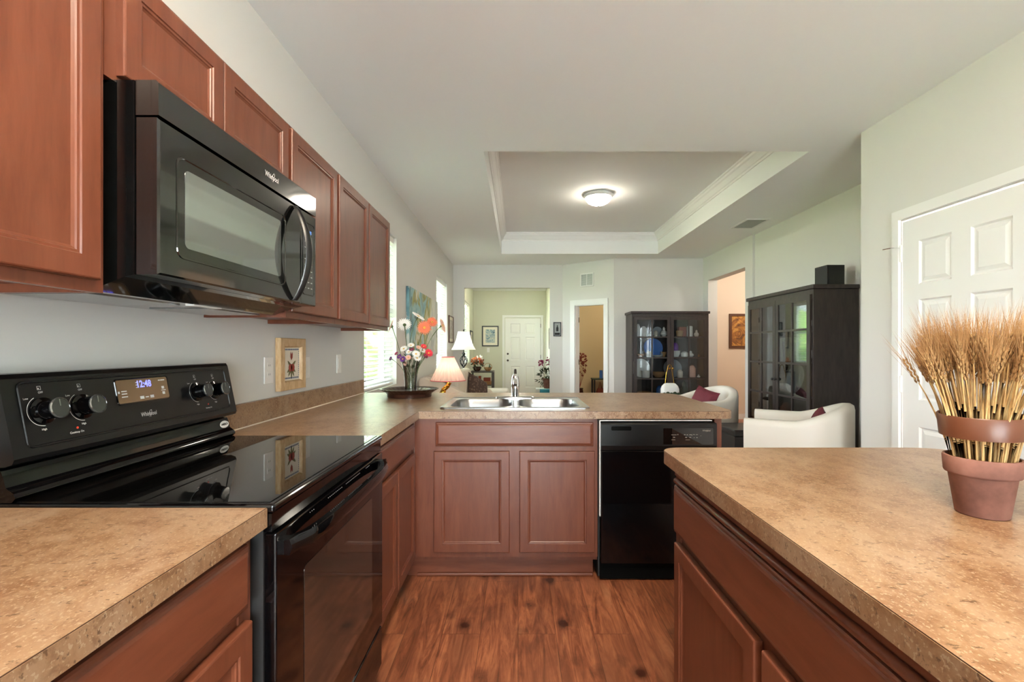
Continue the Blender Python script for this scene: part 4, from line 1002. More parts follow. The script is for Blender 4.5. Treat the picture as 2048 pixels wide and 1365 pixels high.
# ------------------------------------------------------------------ tub armchairs, ottoman, bag
def tub_chair(label, loc, ang):
    """faces local -Y; walls wrap the seat like a horseshoe"""
    t = thing('tub_armchair', label, 'armchair', loc, ang, 'white leather tub armchairs')
    def path(r, n=28):
        pts = []
        L = .36
        pts += [(-r, -L+L*k/5) for k in range(5)]
        pts += [(r*math.cos(PI-PI*k/n), r*math.sin(PI-PI*k/n)) for k in range(n+1)]
        pts += [(r, -L*k/5) for k in range(1, 6)]
        return pts
    pi_, po = path(.285), path(.385); bm = bm_(); rings = []
    n = len(pi_)
    for k in range(n):
        q = k/(n-1); hgt = .68+.13*math.sin(PI*max(0, min(1, (q-.12)/.76)))**1.3
        (xi, yi), (xo, yo) = pi_[k], po[k]; xm, ym = (xi+xo)/2, (yi+yo)/2
        tp = lambda f, z: (xi+(xo-xi)*f, yi+(yo-yi)*f, z)
        bx, by = xo*.92, yo*.92 if yo > 0 else yo
        rings.append([(bx, by, .07), (xo*.985, yo, .35), tp(1.0, hgt-.05), tp(.93, hgt-.015), tp(.7, hgt), tp(.3, hgt), tp(.07, hgt-.015), tp(0, hgt-.05), (xi, yi, .30), (xi, yi, .07)])
    skin(bm, rings); obj('shell', bm, 'leather', t, smooth=60, local=True)
    bm = bm_(); ol = [(-.275, -.37), (.275, -.37)]+[(.278*math.cos(PI*k/12), .278*math.sin(PI*k/12)) for k in range(13)]
    skin(bm, [[(x*s, y*s, z) for x, y in ol] for s, z in ((.97, .26), (1, .28), (1, .40), (.96, .43), (.8, .445))]); obj('seat_cushion', bm, 'leather', t, smooth=60, local=True)
    bm = bm_(); skin(bm, [[(x*.97, y*.97, z) for x, y in ol] for z in (.07, .255)]); obj('seat_base', bm, 'leather', t, local=True)
    for x, y in ((-.27, -.3), (.27, -.3), (-.24, .22), (.24, .22)):
        bm = bm_(); lathe(bm, [(.018, 0), (.024, .07)], (x, y, 0), 10); obj('leg', bm, 'espresso', t, local=True)
    return t
def facing(fx, fy): return math.atan2(fy, fx)+PI/2
def pillow(label, loc, rot, s, m, name='throw_pillow', grp=None):
    bm = bm_(); n = 12; R = []
    V = {}
    for side in (1, -1):
        for i in range(n+1):
            for j in range(n+1):
                u, v = 2*i/n-1, 2*j/n-1; b = (1-u**4)*(1-v**4); pin = 1-.10*(1-abs(u))*abs(v)**3-.10*(1-abs(v))*abs(u)**3
                edge = i in (0, n) or j in (0, n)
                key = (i, j, 1 if edge else side)
                if key not in V: V[key] = bm.verts.new((u*s*(1-.08*(1-v*v)), v*s*(1-.08*(1-u*u)), side*.32*s*b**.55 if not edge else 0))
        for i in range(n):
            for j in range(n):
                g = lambda a, b_: V[(a, b_, 1 if (a in (0, n) or b_ in (0, n)) else side)]
                bm.faces.new((g(i, j), g(i+1, j), g(i+1, j+1), g(i, j+1)))
    o = obj(name, bm, m, smooth=True); o.location = loc; o.rotation_euler = rot
    return tag(o, label, 'pillow', grp)
tub_chair('white tub armchair nearest the dark side cabinet, facing away', (2.325, 3.88, 0), facing(-.83, .55))
tub_chair('white tub armchair farther back beside the hall opening, facing left', (2.09, 5.33, 0), facing(-.94, -.34))
pillow('burgundy pillow low in the nearer white armchair', (2.42, 3.80, .60), (math.radians(68), .2, facing(-.83, .55)+.1), .155, 'burgundy', grp='burgundy pillows')
pillow('burgundy pillow upright in the farther white armchair', (2.10, 5.33, .625), (math.radians(66), .2, facing(-.94, -.34)), .175, 'burgundy', grp='burgundy pillows')
t = thing('storage_ottoman', 'black leather ottoman just left of the nearer white armchair', 'ottoman', (2.22, 4.65, 0))
obj('lid', B(2.045, 2.50, 4.42, 4.88, .405, .47, bev=.012, seg=3), 'ottoman', t); obj('base', B(2.055, 2.49, 4.43, 4.87, .03, .404, bev=.006), 'ottoman', t)
for x in (2.09, 2.45):
    for y in (4.47, 4.83): obj('foot', B(x-.02, x+.02, y-.02, y+.02, .0005, .03), 'blackmat', t)
BX, BY, BT = 1.965, 6.05, .60
t = thing('side_table', 'small dark round table under the white handbag', 'table', (BX, BY, 0))
bm = bm_(); lathe(bm, [(.21, BT-.025), (.22, BT-.02), (.22, BT-.004), (.215, BT)], (BX, BY, 0), 36); obj('tabletop', bm, 'espresso', t, smooth=40)
bm = bm_(); lathe(bm, [(.15, .001), (.15, .015), (.04, .04), (.022, .10), (.022, BT-.06), (.06, BT-.026)], (BX, BY, 0), 24); obj('pedestal', bm, 'espresso', t, smooth=50)
t = thing('handbag', 'white and green handbag with a tall thin handle before the far cabinet', 'handbag', (BX, BY, BT+.001))
bm = bm_(); R = []
for z, w, d in ((.001, .10, .055), (.03, .115, .065), (.12, .115, .06), (.16, .10, .045), (.19, .07, .02), (.195, .05, .008)): R.append([(BX+x, BY+y, BT+z) for x, y in rrect(-w, w, -d, d, d*.8, 4)])
skin(bm, R); obj('bag_body', bm, 'ceramic', t, smooth=True)
bm = bm_()
for k in range(5):
    x = BX-.09+.045*k; skin(bm, [[(x+.030*math.cos(2*PI*q/14)*r, BY-.068+.004*r, BT+.045+.035*math.sin(2*PI*q/14)*r+.01*(k % 2)) for q in range(14)] for r in (1, .05)])
obj('leaf_trim', bm, 'darkgreen', t)
bm = bm_(); tube(bm, [(BX-.06, BY, BT+.185), (BX-.045, BY, BT+.32), (BX-.02, BY, BT+.42), (BX, BY, BT+.435), (BX+.02, BY, BT+.42), (BX+.035, BY, BT+.30), (BX+.055, BY, BT+.185)], .004, 8); obj('handle', bm, 'brass', t, smooth=True)

# ------------------------------------------------------------------ glazed cabinets
def hutch(label, loc, rotz, knob='blackmat'):
    """local: front at y=0 facing -Y, x from 0 to 1.24, depth .41"""
    w, d, h = 1.25, .41, 1.83
    t = thing('display_cabinet', label, 'cabinet', loc, rotz, 'dark glazed display cabinets')
    bm = bm_()
    for b in ((.02, .05, .02, d-.012, .0, 1.79), (w-.05, w-.02, .02, d-.012, .0, 1.79), (.05, w-.05, .02, d-.012, .06, .09), (.05, w-.05, .02, d-.012, 1.765, 1.79), (.02, w-.02, d-.012, d, .0, 1.79), (.05, w-.05, .02, .035, .0, .06)): box(bm, *b)
    box(bm, .02, .045, .0, .02, 0, 1.79); box(bm, w-.045, w-.02, 0, .02, 0, 1.79); box(bm, .045, w-.045, 0, .02, 1.745, 1.79); box(bm, .045, w-.045, 0, .02, .0, .085)
    obj('body', bm, 'espresso', t, local=True)
    obj('top', B(0, w, -.02, d, 1.791, h, bev=.006), 'espresso', t, local=True)
    obj('back_lining', B(.051, w-.051, d-.0165, d-.0125, .091, 1.764), 'hutchin', t, local=True)
    shelves = [.445, .775, 1.105, 1.432]
    for z in shelves: obj('shelf', B(.051, w-.051, .025, d-.017, z-.018, z), 'espresso', t, local=True)
    for s in (0, 1):
        x0, x1 = (.047, w/2-.002) if s == 0 else (w/2+.002, w-.047)
        bm = bm_(); z0, z1 = .088, 1.742; fr = .05
        box(bm, x0, x0+fr, -.018, -.001, z0, z1); box(bm, x1-fr, x1, -.018, -.001, z0, z1); box(bm, x0+fr, x1-fr, -.018, -.001, z1-fr, z1); box(bm, x0+fr, x1-fr, -.018, -.001, z0, z0+.06)
        xm = (x0+x1)/2; box(bm, xm-.010, xm+.010, -.0175, -.004, z0+.06, z1-fr)
        for z in shelves: 
            for a, b in ((x0+fr, xm-.009), (xm+.009, x1-fr)): box(bm, a, b, -.0172, -.004, z-.02, z)
        dr = obj('door', bm, 'espresso', t, local=True)
        obj('glass_pane', B(x0+fr, x1-fr, -.011, -.0095, z0+.06, z1-fr), 'cabglass', dr, local=True)
        bm = bm_(); kx = x1-.02 if s == 0 else x0+.02; lathe(bm, [(.007, -.018), (.006, -.028), (.014, -.034), (.015, -.042), (.008, -.048)], (kx, 0, .925), 14, axis='Y'); obj('knob', bm, knob, dr, smooth=True, local=True)
    return t, shelves
HA = (1.775, 7.372, 0); hA, SH = hutch('dark glazed cabinet of crockery against the far wall', HA, 0, 'brass')
HB = (2.70, 5.50, 0); hB, SH = hutch('dark glazed cabinet beside the nearer white armchair, speaker on top', HB, -PI/2)
def ha(x, y, z): return Vector((HA[0]+x, HA[1]+y, z))
def hb(x, y, z): return Vector((HB[0]+y, HB[1]-x, z))       # local x runs toward the camera
def pot_item(fn, kind, label, cat, c, prof, m, grp, seg=20):
    bm = bm_(); lathe(bm, prof, (c.x, c.y, c.z+.0008), seg); return solo(kind, bm, m, label, cat, grp, smooth=45)
def plate(fn, label, c, r, m, grp, nx=(0, -1, 0), lean=.22):
    bm = bm_(); lathe(bm, [(r*.55, .006), (r*.95, .018), (r, .022), (r*.98, .025), (r*.55, .011), (.005, .010)], (0, 0, 0), 36)
    bm.transform(Matrix.Rotation(PI/2-lean, 4, 'X'))
    if nx[0]: bm.transform(Matrix.Rotation(-PI/2, 4, 'Z'))
    zmin = min(v.co.z for v in bm.verts); bm.transform(Matrix.Translation(c-Vector((0, 0, zmin-.0008)))); return solo('display_plate', bm, m, label, 'plate', grp, smooth=45)
cup = lambda s: [(.022*s, 0), (.028*s, .005*s), (.036*s, .06*s), (.033*s, .06*s), (.025*s, .008*s), (.005, .007*s)]
jar = lambda r, h: [(r*.8, 0), (r, .01), (r, h*.75), (r*.6, h*.88), (r*.65, h*.92), (r*.2, h)]
bowl = lambda r, h: [(r*.45, 0), (r*.5, .004), (r*.9, h*.6), (r, h), (r*.95, h), (r*.5, .012), (.004, .012)]
bird = lambda r, h: [(r*.5, 0), (r, h*.25), (r*.85, h*.5), (r*.35, h*.65), (r*.45, h*.8), (r*.2, h*.95), (.002, h)]
gA = 'crockery and keepsakes in the far cabinet'
s4, s3, s2, s1 = SH[3], SH[2], SH[1], SH[0]
top_w = '%s on the far cabinet top shelf, %s'
L = [('vase', 'vase', top_w % ('tall white bottle vase', 'at its left end'), (.17, .2, s4), jar(.035, .21), 'ceramic'), ('vase', 'vase', top_w % ('round white jug', 'next to the bottle vase'), (.26, .2, s4), jar(.055, .17), 'ceramic'),
     ('figurine', 'figurine', top_w % ('small white figurine', 'left of the mullion'), (.36, .14, s4), bird(.04, .09), 'ceramic'), ('candle_holder', 'candle holder', top_w % ('cream candle holder', 'just right of the mullion'), (.44, .14, s4), jar(.028, .10), 'cream'),
     ('teapot', 'teapot', top_w % ('white bird-shaped teapot', 'by the door stile'), (.57, .14, s4), bird(.055, .16), 'ceramic'),
     ('mug', 'mug', top_w % ('brown banded mug', 'in the right half'), (.82, .14, s4), cup(1.6), 'wicker'), ('canister', 'canister', top_w % ('tall pale green canister', 'in the right half'), (.99, .16, s4), [(.045, 0), (.047, .01), (.047, .16), (.04, .17)], 'ceramic'),
     ('figurine', 'figurine', top_w % ('small tan figurine', 'at the right end'), (1.10, .16, s4), bird(.04, .11), 'cream'),
     ('bowl', 'bowl', 'small tan bowl on the second shelf under the bottle vase', (.2, .14, s3), bowl(.06, .05), 'wicker'), ('jar', 'jar', 'squat white jar on the second shelf by the mullion', (.33, .14, s3), jar(.045, .09), 'ceramic'),
     ('dish', 'dish', 'shallow green-rimmed dish before the blue plate', (.46, .12, s3), bowl(.08, .03), 'ceramic'), ('figurine', 'figurine', 'slim grey figurine right of the blue plate', (.53, .14, s3), bird(.022, .10), 'book2'),
     ('basket', 'basket', 'little wicker basket by the left door stile', (.58, .2, s3), bowl(.05, .08), 'wicker'), ('figurine', 'figurine', 'yellow figurine left of the purple vase', (.68, .13, s3), bird(.03, .08), 'oakframe'),
     ('bowl', 'bowl', 'white footed bowl beneath the purple vase', (.785, .24, s3), [(.05, 0), (.055, .01), (.075, .05), (.078, .1), (.07, .1), (.05, .1)], 'ceramic'), ('jar', 'jar', 'white lidded jar right of the footed bowl', (.90, .14, s3), jar(.055, .09), 'ceramic'),
     ('figurine', 'figurine', 'white hen figurine right of the lidded jar', (1.0, .14, s3), bird(.05, .10), 'ceramic'), ('figurine', 'figurine', 'tiny brown figurine alone at the second shelf right end', (1.13, .14, s3), bird(.016, .05), 'wicker'),
     ('cup', 'cup', 'large white cup before the blue-white plate', (.27, .11, s2), [(.06, 0), (.065, .02), (.068, .11), (.062, .11), (.05, .02)], 'ceramic'), ('basket', 'basket', 'long tan bread basket on the third shelf', (.49, .16, s2), bowl(.11, .09), 'wicker'),
     ('jar', 'jar', 'pale yellow jar before the glass cloche plate', (.82, .12, s2), jar(.045, .13), 'cream'), ('jar', 'jar', 'mauve lidded jar on the third shelf right half', (1.03, .16, s2), jar(.055, .20), 'petalk'), ('bowl', 'bowl', 'small white dove dish at the third shelf right end', (1.12, .12, s2), bird(.03, .05), 'ceramic'),
     ('basket', 'basket', 'round wicker basket on the lowest lit shelf', (.25, .15, s1), bowl(.12, .10), 'wicker'), ('vase', 'vase', 'blue glass vase on the lowest lit shelf', (.5, .15, s1), jar(.05, .2), 'bluec'), ('planter', 'planter', 'green leafy planter on the lowest lit shelf right half', (.9, .16, s1), bird(.08, .28), 'darkgreen')]
for k, cat, lb, (x, y, z), pr, m in L: pot_item(ha, k, lb, cat, ha(x, y, z), pr, m, gA)
plate(ha, 'grey plate standing on the top shelf left of the teapot', ha(.50, .27, s4), .085, 'book2', gA)
plate(ha, 'large blue plate standing on the second shelf of the far cabinet', ha(.43, .27, s3), .155, 'bluec', gA)
plate(ha, 'large blue-white plate at the third shelf left end', ha(.22, .26, s2), .155, 'ceramic', gA)
plate(ha, 'silver-rimmed plate on the third shelf right of the door knobs', ha(.75, .28, s2), .15, 'book2', gA)
pot_item(ha, 'vase', 'purple domed vase standing in the white footed bowl', 'vase', ha(.785, .24, s3+.102), [(.045, 0), (.05, .02), (.05, .08), (.03, .12), (.01, .13)], 'purplec', gA)
solo('wooden_box', B(HA[0]+.83, HA[0]+.96, HA[1]+.18, HA[1]+.28, s4+.001, s4+.16, bev=.004), 'rust', 'brown carved box on the top shelf right half', 'box', gA)
gB = 'keepsakes in the nearer cabinet'
plate(hb, 'white round plate behind the knobs of the nearer cabinet', hb(.60, .22, s2), .155, 'ceramic', gB, nx=(1, 0, 0))
gK = 'books on the nearer cabinet shelf'
xx = .43; k = 0
for w_, hh, m, lb in ((.03, .22, 'book1', 'wide white book leaning first from the far end'), (.026, .24, 'book2', 'grey book second from the far end'), (.034, .25, 'book1', 'thick pale book right of the grey one'), (.022, .21, 'book3', 'thin blue book in the middle of the row'), (.03, .255, 'book1', 'tallest white book near the door stile'),
                      (.024, .225, 'book2', 'grey book just past the door stile'), (.03, .24, 'book1', 'pale book right of the second grey one'), (.02, .20, 'book3', 'short blue book ending the row')):
    bm = bm_(); box(bm, 0, .16, -w_/2, w_/2, 0, hh, bev=.002); bm.transform(Matrix.Rotation(-.10, 4, 'X'))
    zmin = min(v.co.z for v in bm.verts); p = hb(xx, .12, s3-zmin+.0008); bm.transform(Matrix.Translation(p)); solo('book', bm, m, lb+' in the nearer cabinet', 'book', gK); xx += w_+.008
for kx, cat, lb, (x, y, z), pr, m in [('vase', 'vase', 'white vase on the top shelf of the nearer cabinet', (.72, .2, s4), jar(.05, .2), 'ceramic'), ('bowl', 'bowl', 'white bowl on the top shelf nearest the viewer', (1.02, .2, s4), bowl(.1, .08), 'ceramic'),
        ('bowl', 'bowl', 'green-white dish stack on the second shelf of the nearer cabinet', (1.05, .2, s3), bowl(.12, .12), 'ceramic'), ('basket', 'basket', 'tan basket on the third shelf of the nearer cabinet', (1.0, .18, s2), bowl(.1, .1), 'wicker'),
        ('jar', 'jar', 'orange jar on the low shelf of the nearer cabinet', (.48, .18, s1), jar(.06, .22), 'orange')]:
    pot_item(hb, kx, lb, cat, hb(x, y, z), pr, m, gB)
t = thing('speaker', 'small black speaker box on top of the nearer cabinet', 'speaker', (2.87, 4.42, 1.831))
obj('enclosure', B(2.855, 3.02, 4.32, 4.50, 1.831, 2.018, bev=.004), 'blackmat', t); obj('grille_cloth', B(2.868, 3.007, 4.315, 4.3195, 1.845, 2.004), 'blackmat', t)
bm = bm_(); tube(bm, [(3.0, 4.505, 1.90), (3.05, 4.46, 1.88), (3.08, 4.42, 1.838), (3.09, 4.36, 1.835)], .004, 6); obj('cable', bm, 'cream', t, smooth=True, label='pale cable looping from the speaker')

# ------------------------------------------------------------------ pictures
def picture_x(name, label, cat, x, n, y0, y1, z0, z1, fr, fm, am, mat_w=0, depth=.022):
    s = 1 if n > 0 else -1
    t = thing(name, label, cat, (x, (y0+y1)/2, z0)); u = Y if s > 0 else -Y; O = Vector((x+s*.002, y0 if s > 0 else y1, z0))
    _pic(t, O, u, X*s, y1-y0, z1-z0, fr, fm, am, mat_w, depth)
def picture_y(name, label, cat, y, x0, x1, z0, z1, fr, fm, am, mat_w=0, depth=.022):
    t = thing(name, label, cat, ((x0+x1)/2, y, z0)); _pic(t, Vector((x0, y-.002, z0)), X, -Y, x1-x0, z1-z0, fr, fm, am, mat_w, depth); return t
def _pic(t, O, u, n, w, h, fr, fm, am, mat_w, depth):
    bm = bm_(); loops(bm, O, u, Z, n, w, h, [(0, 0), (0, depth-.003), (.003, depth), (fr-.004, depth), (fr, depth-.008)], fill=False); obj('frame', bm, fm, t)
    def card(i, d, m, nm):
        bm = bm_(); loops(bm, O+u*i+Z*i+n*(d-.002), u, Z, n, w-2*i, h-2*i, [(0, 0), (0, .002)]); obj(nm, bm, m, t)
    if mat_w: card(fr-.002, depth-.012, 'paper', 'mat_board'); card(fr+mat_w, depth-.0095, am, 'picture')
    else: card(fr-.002, depth-.012, am, 'picture')
t = thing('abstract_canvas', 'teal and olive abstract canvas on the wall behind the flowers', 'painting', (XW, 5.71, 1.16))
obj('canvas', B(XW+.002, XW+.035, 4.86, 6.58, 1.16, 1.895, bev=.003), 'canvas', t)
picture_x('framed_sketch', 'narrow brown-framed picture right of the second blind', 'picture', XW, 1, 7.80, 8.30, 1.34, 1.80, .02, 'goldwood', 'sketch', .05)
picture_x('framed_photo', 'black-framed picture on the foyer window wall', 'picture', XW, 1, 11.28, 11.85, 1.24, 1.68, .035, 'iron', 'sketch', .06)
picture_x('framed_photo', 'black-framed picture on the foyer wall right of the front door', 'picture', .72, -1, 10.0, 10.6, 1.23, 1.70, .035, 'iron', 'sketch', .06)
picture_y('framed_print', 'grey-framed seaside print left of the front door', 'picture', 12.2, -.94, -.505, 1.295, 1.83, .03, 'charcoal', 'seascape', .065)
t = picture_y('framed_sign', 'small grey sign with a bottle shape beside the foyer opening', 'sign', 8.4, .635, .775, 1.46, 1.715, .016, 'charcoal', 'grille', 0, .016)
bm = bm_(); lathe(bm, [(.02, 0), (.02, .06), (.008, .085), (.008, .11)], (.705, 8.384, 1.55), 12); 
for v in bm.verts: v.co.y = 8.3905+(v.co.y-8.384)*.1
box(bm, .66, .75, 8.389, 8.391, 1.485, 1.525); obj('sign_motif', bm, 'blackmat', t)
picture_y('framed_painting', 'amber painting in a dark gilt frame on the hall wall', 'painting', 8.2, 3.70, 4.20, 1.245, 1.85, .045, 'goldwood', 'hallart', 0)
bm = bm_(); box(bm, -.81, -.74, 12.192, 12.198, 1.14, 1.26, bev=.002); solo('light_switch', bm, 'white', 'white switch plate under the seaside print', 'switch')

# ------------------------------------------------------------------ living room: lamps, sofa, ottoman, foyer console
LC = (-.748, 5.0)
t = thing('table_lamp', 'lit table lamp with a pink pleated shade and gold base', 'lamp', (LC[0], LC[1], .55))
bm = bm_(); fl = lambda i, z: 1+.06*(i % 4 in (0, 1))
lathe(bm, [(.176, .902), (.060, 1.152)], (*LC, 0), 96, False, False, fl=fl); obj('lamp_shade', bm, 'pinkshade', t, smooth=False)
bm = bm_()
for r, z in ((.186, .902), (.064, 1.152)): tube(bm, [(LC[0]+r*math.cos(2*PI*k/40), LC[1]+r*math.sin(2*PI*k/40), z) for k in range(41)], .005, 6)
obj('shade_trim', bm, 'pinktrim', t, smooth=True)
bm = bm_(); lathe(bm, [(.075, .551), (.08, .565), (.03, .59), (.022, .62)], (*LC, 0), 24); 
tube(bm, [(LC[0], LC[1], .61), (LC[0]-.05, LC[1], .68), (LC[0]-.075, LC[1]-.01, .75), (LC[0]-.05, LC[1]-.01, .80), (LC[0]-.005, LC[1], .84), (LC[0]+.012, LC[1], .875), (LC[0], LC[1], .90), (LC[0], LC[1], .96)], .02, 12, rs=[.02, .03, .032, .026, .024, .026, .014, .01])
for k in range(6): a = k*1.05; lathe(bm, [(.004, -.014), (.016, 0), (.004, .014)], (LC[0]-.05+.022*math.cos(a)+.008*k, LC[1]-.025, .77+.016*k), 10)
obj('base', bm, 'brass', t, smooth=50)
point_light('pink_lamp_bulb', (LC[0], LC[1], 1.02), .5, (1, .80, .62), .03)
t = thing('end_table', 'small dark table carrying the pink lamp', 'table', (LC[0], LC[1], 0))
obj('tabletop', B(LC[0]-.22, LC[0]+.22, LC[1]-.22, LC[1]+.22, .52, .549, bev=.004), 'espresso', t)
for sx in (-1, 1):
    for sy in (-1, 1): obj('leg', B(LC[0]+sx*.19-.018, LC[0]+sx*.19+.018, LC[1]+sy*.19-.018, LC[1]+sy*.19+.018, .001, .519), 'espresso', t)
FC = (-.878, 7.55); k = 7.55/7.0
t = thing('floor_lamp', 'lit white-shaded lamp on a black scrolled iron post', 'lamp', (*FC, 0))
bm = bm_(); zb, zt = 1.246-3*7.55/935, 1.246+33*7.55/935
lathe(bm, [(.195, zb), (.155, zb+.07), (.118, zb+.17), (.092, zt)], (*FC, 0), 40, False, False); obj('lamp_shade', bm, 'whiteshade', t, smooth=True)
bm = bm_(); lathe(bm, [(.15, .001), (.15, .012), (.03, .04), (.014, .08), (.012, .90), (.02, .92), (.012, .94)], (*FC, 0), 20)
for j in range(6):
    pts = []
    for q in range(13): s = q/12; a = 2*PI*j/6+1.6*s; r = .006+.055*math.sin(PI*s); pts.append((FC[0]+r*math.cos(a), FC[1]+r*math.sin(a), .94+.20*s))
    tube(bm, pts, .006, 6)
lathe(bm, [(.012, 1.13), (.028, 1.15), (.028, 1.16), (.01, 1.18), (.008, zt+.01), (.014, zt+.02), (.004, zt+.04)], (*FC, 0), 14); obj('post', bm, 'iron', t, smooth=45)
point_light('white_lamp_bulb', (*FC, zb+.13), .8, (1, .93, .82), .03)
t = thing('sofa', 'cream sofa along the window wall behind the flowers', 'sofa', (-.70, 6.35, 0))
SYA, SYB = 5.32, 7.20
obj('back', B(XW+.03, -.86, SYA+.16, SYB-.16, .12, .92, bev=.05, seg=3), 'cream', t, smooth=60)
for a in (SYA, SYB-.17):
    bm = bm_(); prism(bm, [(XW+.03, .10), (-.33, .10), (-.33, .50), (-.42, .62), (-.75, .80), (XW+.10, .92), (XW+.03, .90)], 'Y', a, a+.155); bmesh.ops.bevel(bm, geom=bm.edges[:], offset=.03, segments=3, profile=.5, affect='EDGES'); obj('arm', bm, 'cream', t, smooth=60)
for j in range(2):
    w = (SYB-SYA-.34)/2; a = SYA+.17+j*w; obj('seat_cushion', B(-.85, -.34, a+.004, a+w-.004, .30, .46, bev=.03, seg=3), 'cream', t, smooth=60)
    obj('back_cushion', B(-.855, -.70, a+.01, a+w-.01,   .465, .95, bev=.05, seg=3), 'cream', t, smooth=60)
obj('seat_base', B(-.855, -.34, SYA+.16, SYB-.17, .08, .295), 'cream', t)
for x in (XW+.08, -.4):
    for y in (SYA+.06, SYB-.07): obj('foot', B(x-.025, x+.025, y-.025, y+.025, .001, .1), 'espresso', t)
pillow('brown patterned pillow leaning at the far end of the cream sofa', (-.56, 6.55, .67), (math.radians(64), .45, math.radians(48)), .20, 'brownfab')
t = thing('ottoman', 'white cushioned ottoman near the foyer opening', 'ottoman', (-.37, 7.8, 0))
obj('cushion', B(-.64, -.16, 7.55, 8.05, .46, .565, bev=.03, seg=3), 'leather', t, smooth=60); obj('base', B(-.62, -.18, 7.57, 8.03, .08, .459), 'cream', t)
for x in (-.59, -.21):
    for y in (7.6, 8.0): obj('leg', B(x-.02, x+.02, y-.02, y+.02, .001, .08), 'espresso', t)
# console in the foyer
CX0, CX1, CY0, CY1, CT = -1.14, -.585, 11.0, 11.62, .70
t = thing('console_table', 'black console table with shelves under the foyer window', 'table', ((CX0+CX1)/2, 11.3, 0))
obj('tabletop', B(CX0, CX1, CY0, CY1, CT-.03, CT, bev=.004), 'espresso', t)
for z in (.38, .10): obj('shelf', B(CX0+.045, CX1-.045, CY0+.01, CY1-.01, z-.018, z), 'espresso', t)
for x in (CX0+.02, CX1-.02):
    for y in (CY0+.02, CY1-.02): obj('leg', B(x-.018, x+.018, y-.018, y+.018, .001, CT-.031), 'espresso', t)
def leafy(bm, c, r, n, l, w, up=.4, seed=1):
    rnd = random.Random(seed)
    for k in range(n):
        d = Vector((rnd.gauss(0, 1), rnd.gauss(0, 1), rnd.gauss(up, .8))).normalized(); p = Vector(c)+Vector((d.x*r[0], d.y*r[1], d.z*r[2]))*rnd.uniform(.3, 1)
        u = (d+Vector((rnd.uniform(-.5, .5), rnd.uniform(-.5, .5), rnd.uniform(-.5, .5)))).normalized(); v = u.cross(Vector((.3, .8, .5))).normalized()
        bm.faces.new([bm.verts.new(q) for q in (p, p+u*l*.5+v*w, p+u*l, p+u*l*.5-v*w)])
t = thing('flower_arrangement', 'orange and white autumn flowers in a dark bowl on the console', 'flowers', (-.98, 11.2, CT+.001))
bm = bm_(); lathe(bm, [(.05, .001), (.09, .04), (.10, .10), (.085, .11), (.02, .10)], (-.98, 11.2, CT), 20); obj('bowl', bm, 'tray', t, smooth=True)
for m, sd, c, n in (('orange', 1, (-.98, 11.2, CT+.22), 90), ('darkgreen', 2, (-.97, 11.2, CT+.17), 70), ('petalw', 3, (-.93, 11.2, CT+.30), 40), ('rust', 4, (-.93, 11.2, CT+.2), 50)):
    bm = bm_(); leafy(bm, c, (.13, .11, .10) if m != 'petalw' else (.06, .05, .05), n, .05, .018, seed=sd); obj({'orange': 'orange_blooms', 'darkgreen': 'leaves', 'petalw': 'white_blooms', 'rust': 'russet_blooms'}[m], bm, m, t)
t = thing('basket', 'wicker basket of ornaments on the console table', 'basket', (-.72, 11.2, CT+.001))
bm = bm_(); lathe(bm, bowl(.10, .09), (-.72, 11.2, CT+.001), 20); obj('basket_body', bm, 'wicker', t, smooth=True)
bm = bm_(); tube(bm, [(-.72+.095*math.cos(PI*k/12), 11.2, CT+.085+.10*math.sin(PI*k/12)) for k in range(13)], .006, 6); obj('handle', bm, 'wicker', t, smooth=True)
pot_item(None, 'figurine', 'dark bird figurine standing in the console basket', 'figurine', Vector((-.68, 11.2, CT+.013)), bird(.035, .16), 'darkgreen', None)
for lb, b, m in (('wooden box stacked on top on the console shelf', (-.82, -.66, 11.1, 11.3, .381+.08, .381+.16), 'rust'), ('tan box beneath the wooden box on the console shelf', (-.85, -.64, 11.08, 11.32, .3805, .3805+.079), 'wicker'), ('slim upright brown book box on the console shelf', (-.94, -.885, 11.1, 11.28, .3805, .3805+.2), 'rust'), ('grey picture box at the console shelf left end', (-1.09, -.97, 11.1, 11.25, .3805, .3805+.2), 'book2')):
    solo('keepsake_box', B(*b, bev=.003), m, lb, 'box', 'boxes on the console shelf')
pot_item(None, 'bowl', 'dark bowl on the lowest console shelf', 'bowl', Vector((-.85, 11.2, .1005)), bowl(.1, .1), 'tray', None)
# foyer right: plant stand, orchid, teal box
t = thing('plant_stand', 'white stand under the potted orchid in the foyer', 'stand', (.50, 9.4, 0))
obj('stand_top', B(.36, .64, 9.26, 9.56, .40, .44, bev=.004), 'trim', t)
for x in (.38, .62):
    for y in (9.28, 9.54): obj('leg', B(x-.016, x+.016, y-.016, y+.016, .001, .399), 'trim', t)
obj('apron', B(.365, .635, 9.262, 9.28, .30, .398), 'trim', t)
OC = (.585, 9.4)
t = thing('potted_orchid', 'purple orchid in a terracotta pot at the foyer opening', 'plant', (*OC, .441))
bm = bm_(); lathe(bm, [(.06, .441), (.085, .60), (.095, .60), (.095, .64), (.08, .64), (.07, .62)], (*OC, 0), 24); obj('pot', bm, 'terracotta', t, smooth=50)
bm = bm_(); leafy(bm, (OC[0]-.03, OC[1], .72), (.13, .09, .10), 60, .10, .014, seed=5); leafy(bm, (OC[0]-.10, OC[1], .62), (.09, .05, .10), 30, .09, .010, up=-.5, seed=6); obj('leaves', bm, 'darkgreen', t)
bm = bm_(); tube(bm, [(OC[0], OC[1], .64), (OC[0]-.03, OC[1], .82), (OC[0]-.12, OC[1], .95)], .005, 6); tube(bm, [(OC[0]+.02, OC[1], .64), (OC[0]+.04, OC[1], .88), (OC[0]+.02, OC[1], 1.0)], .005, 6); obj('stem', bm, 'green', t, smooth=True)
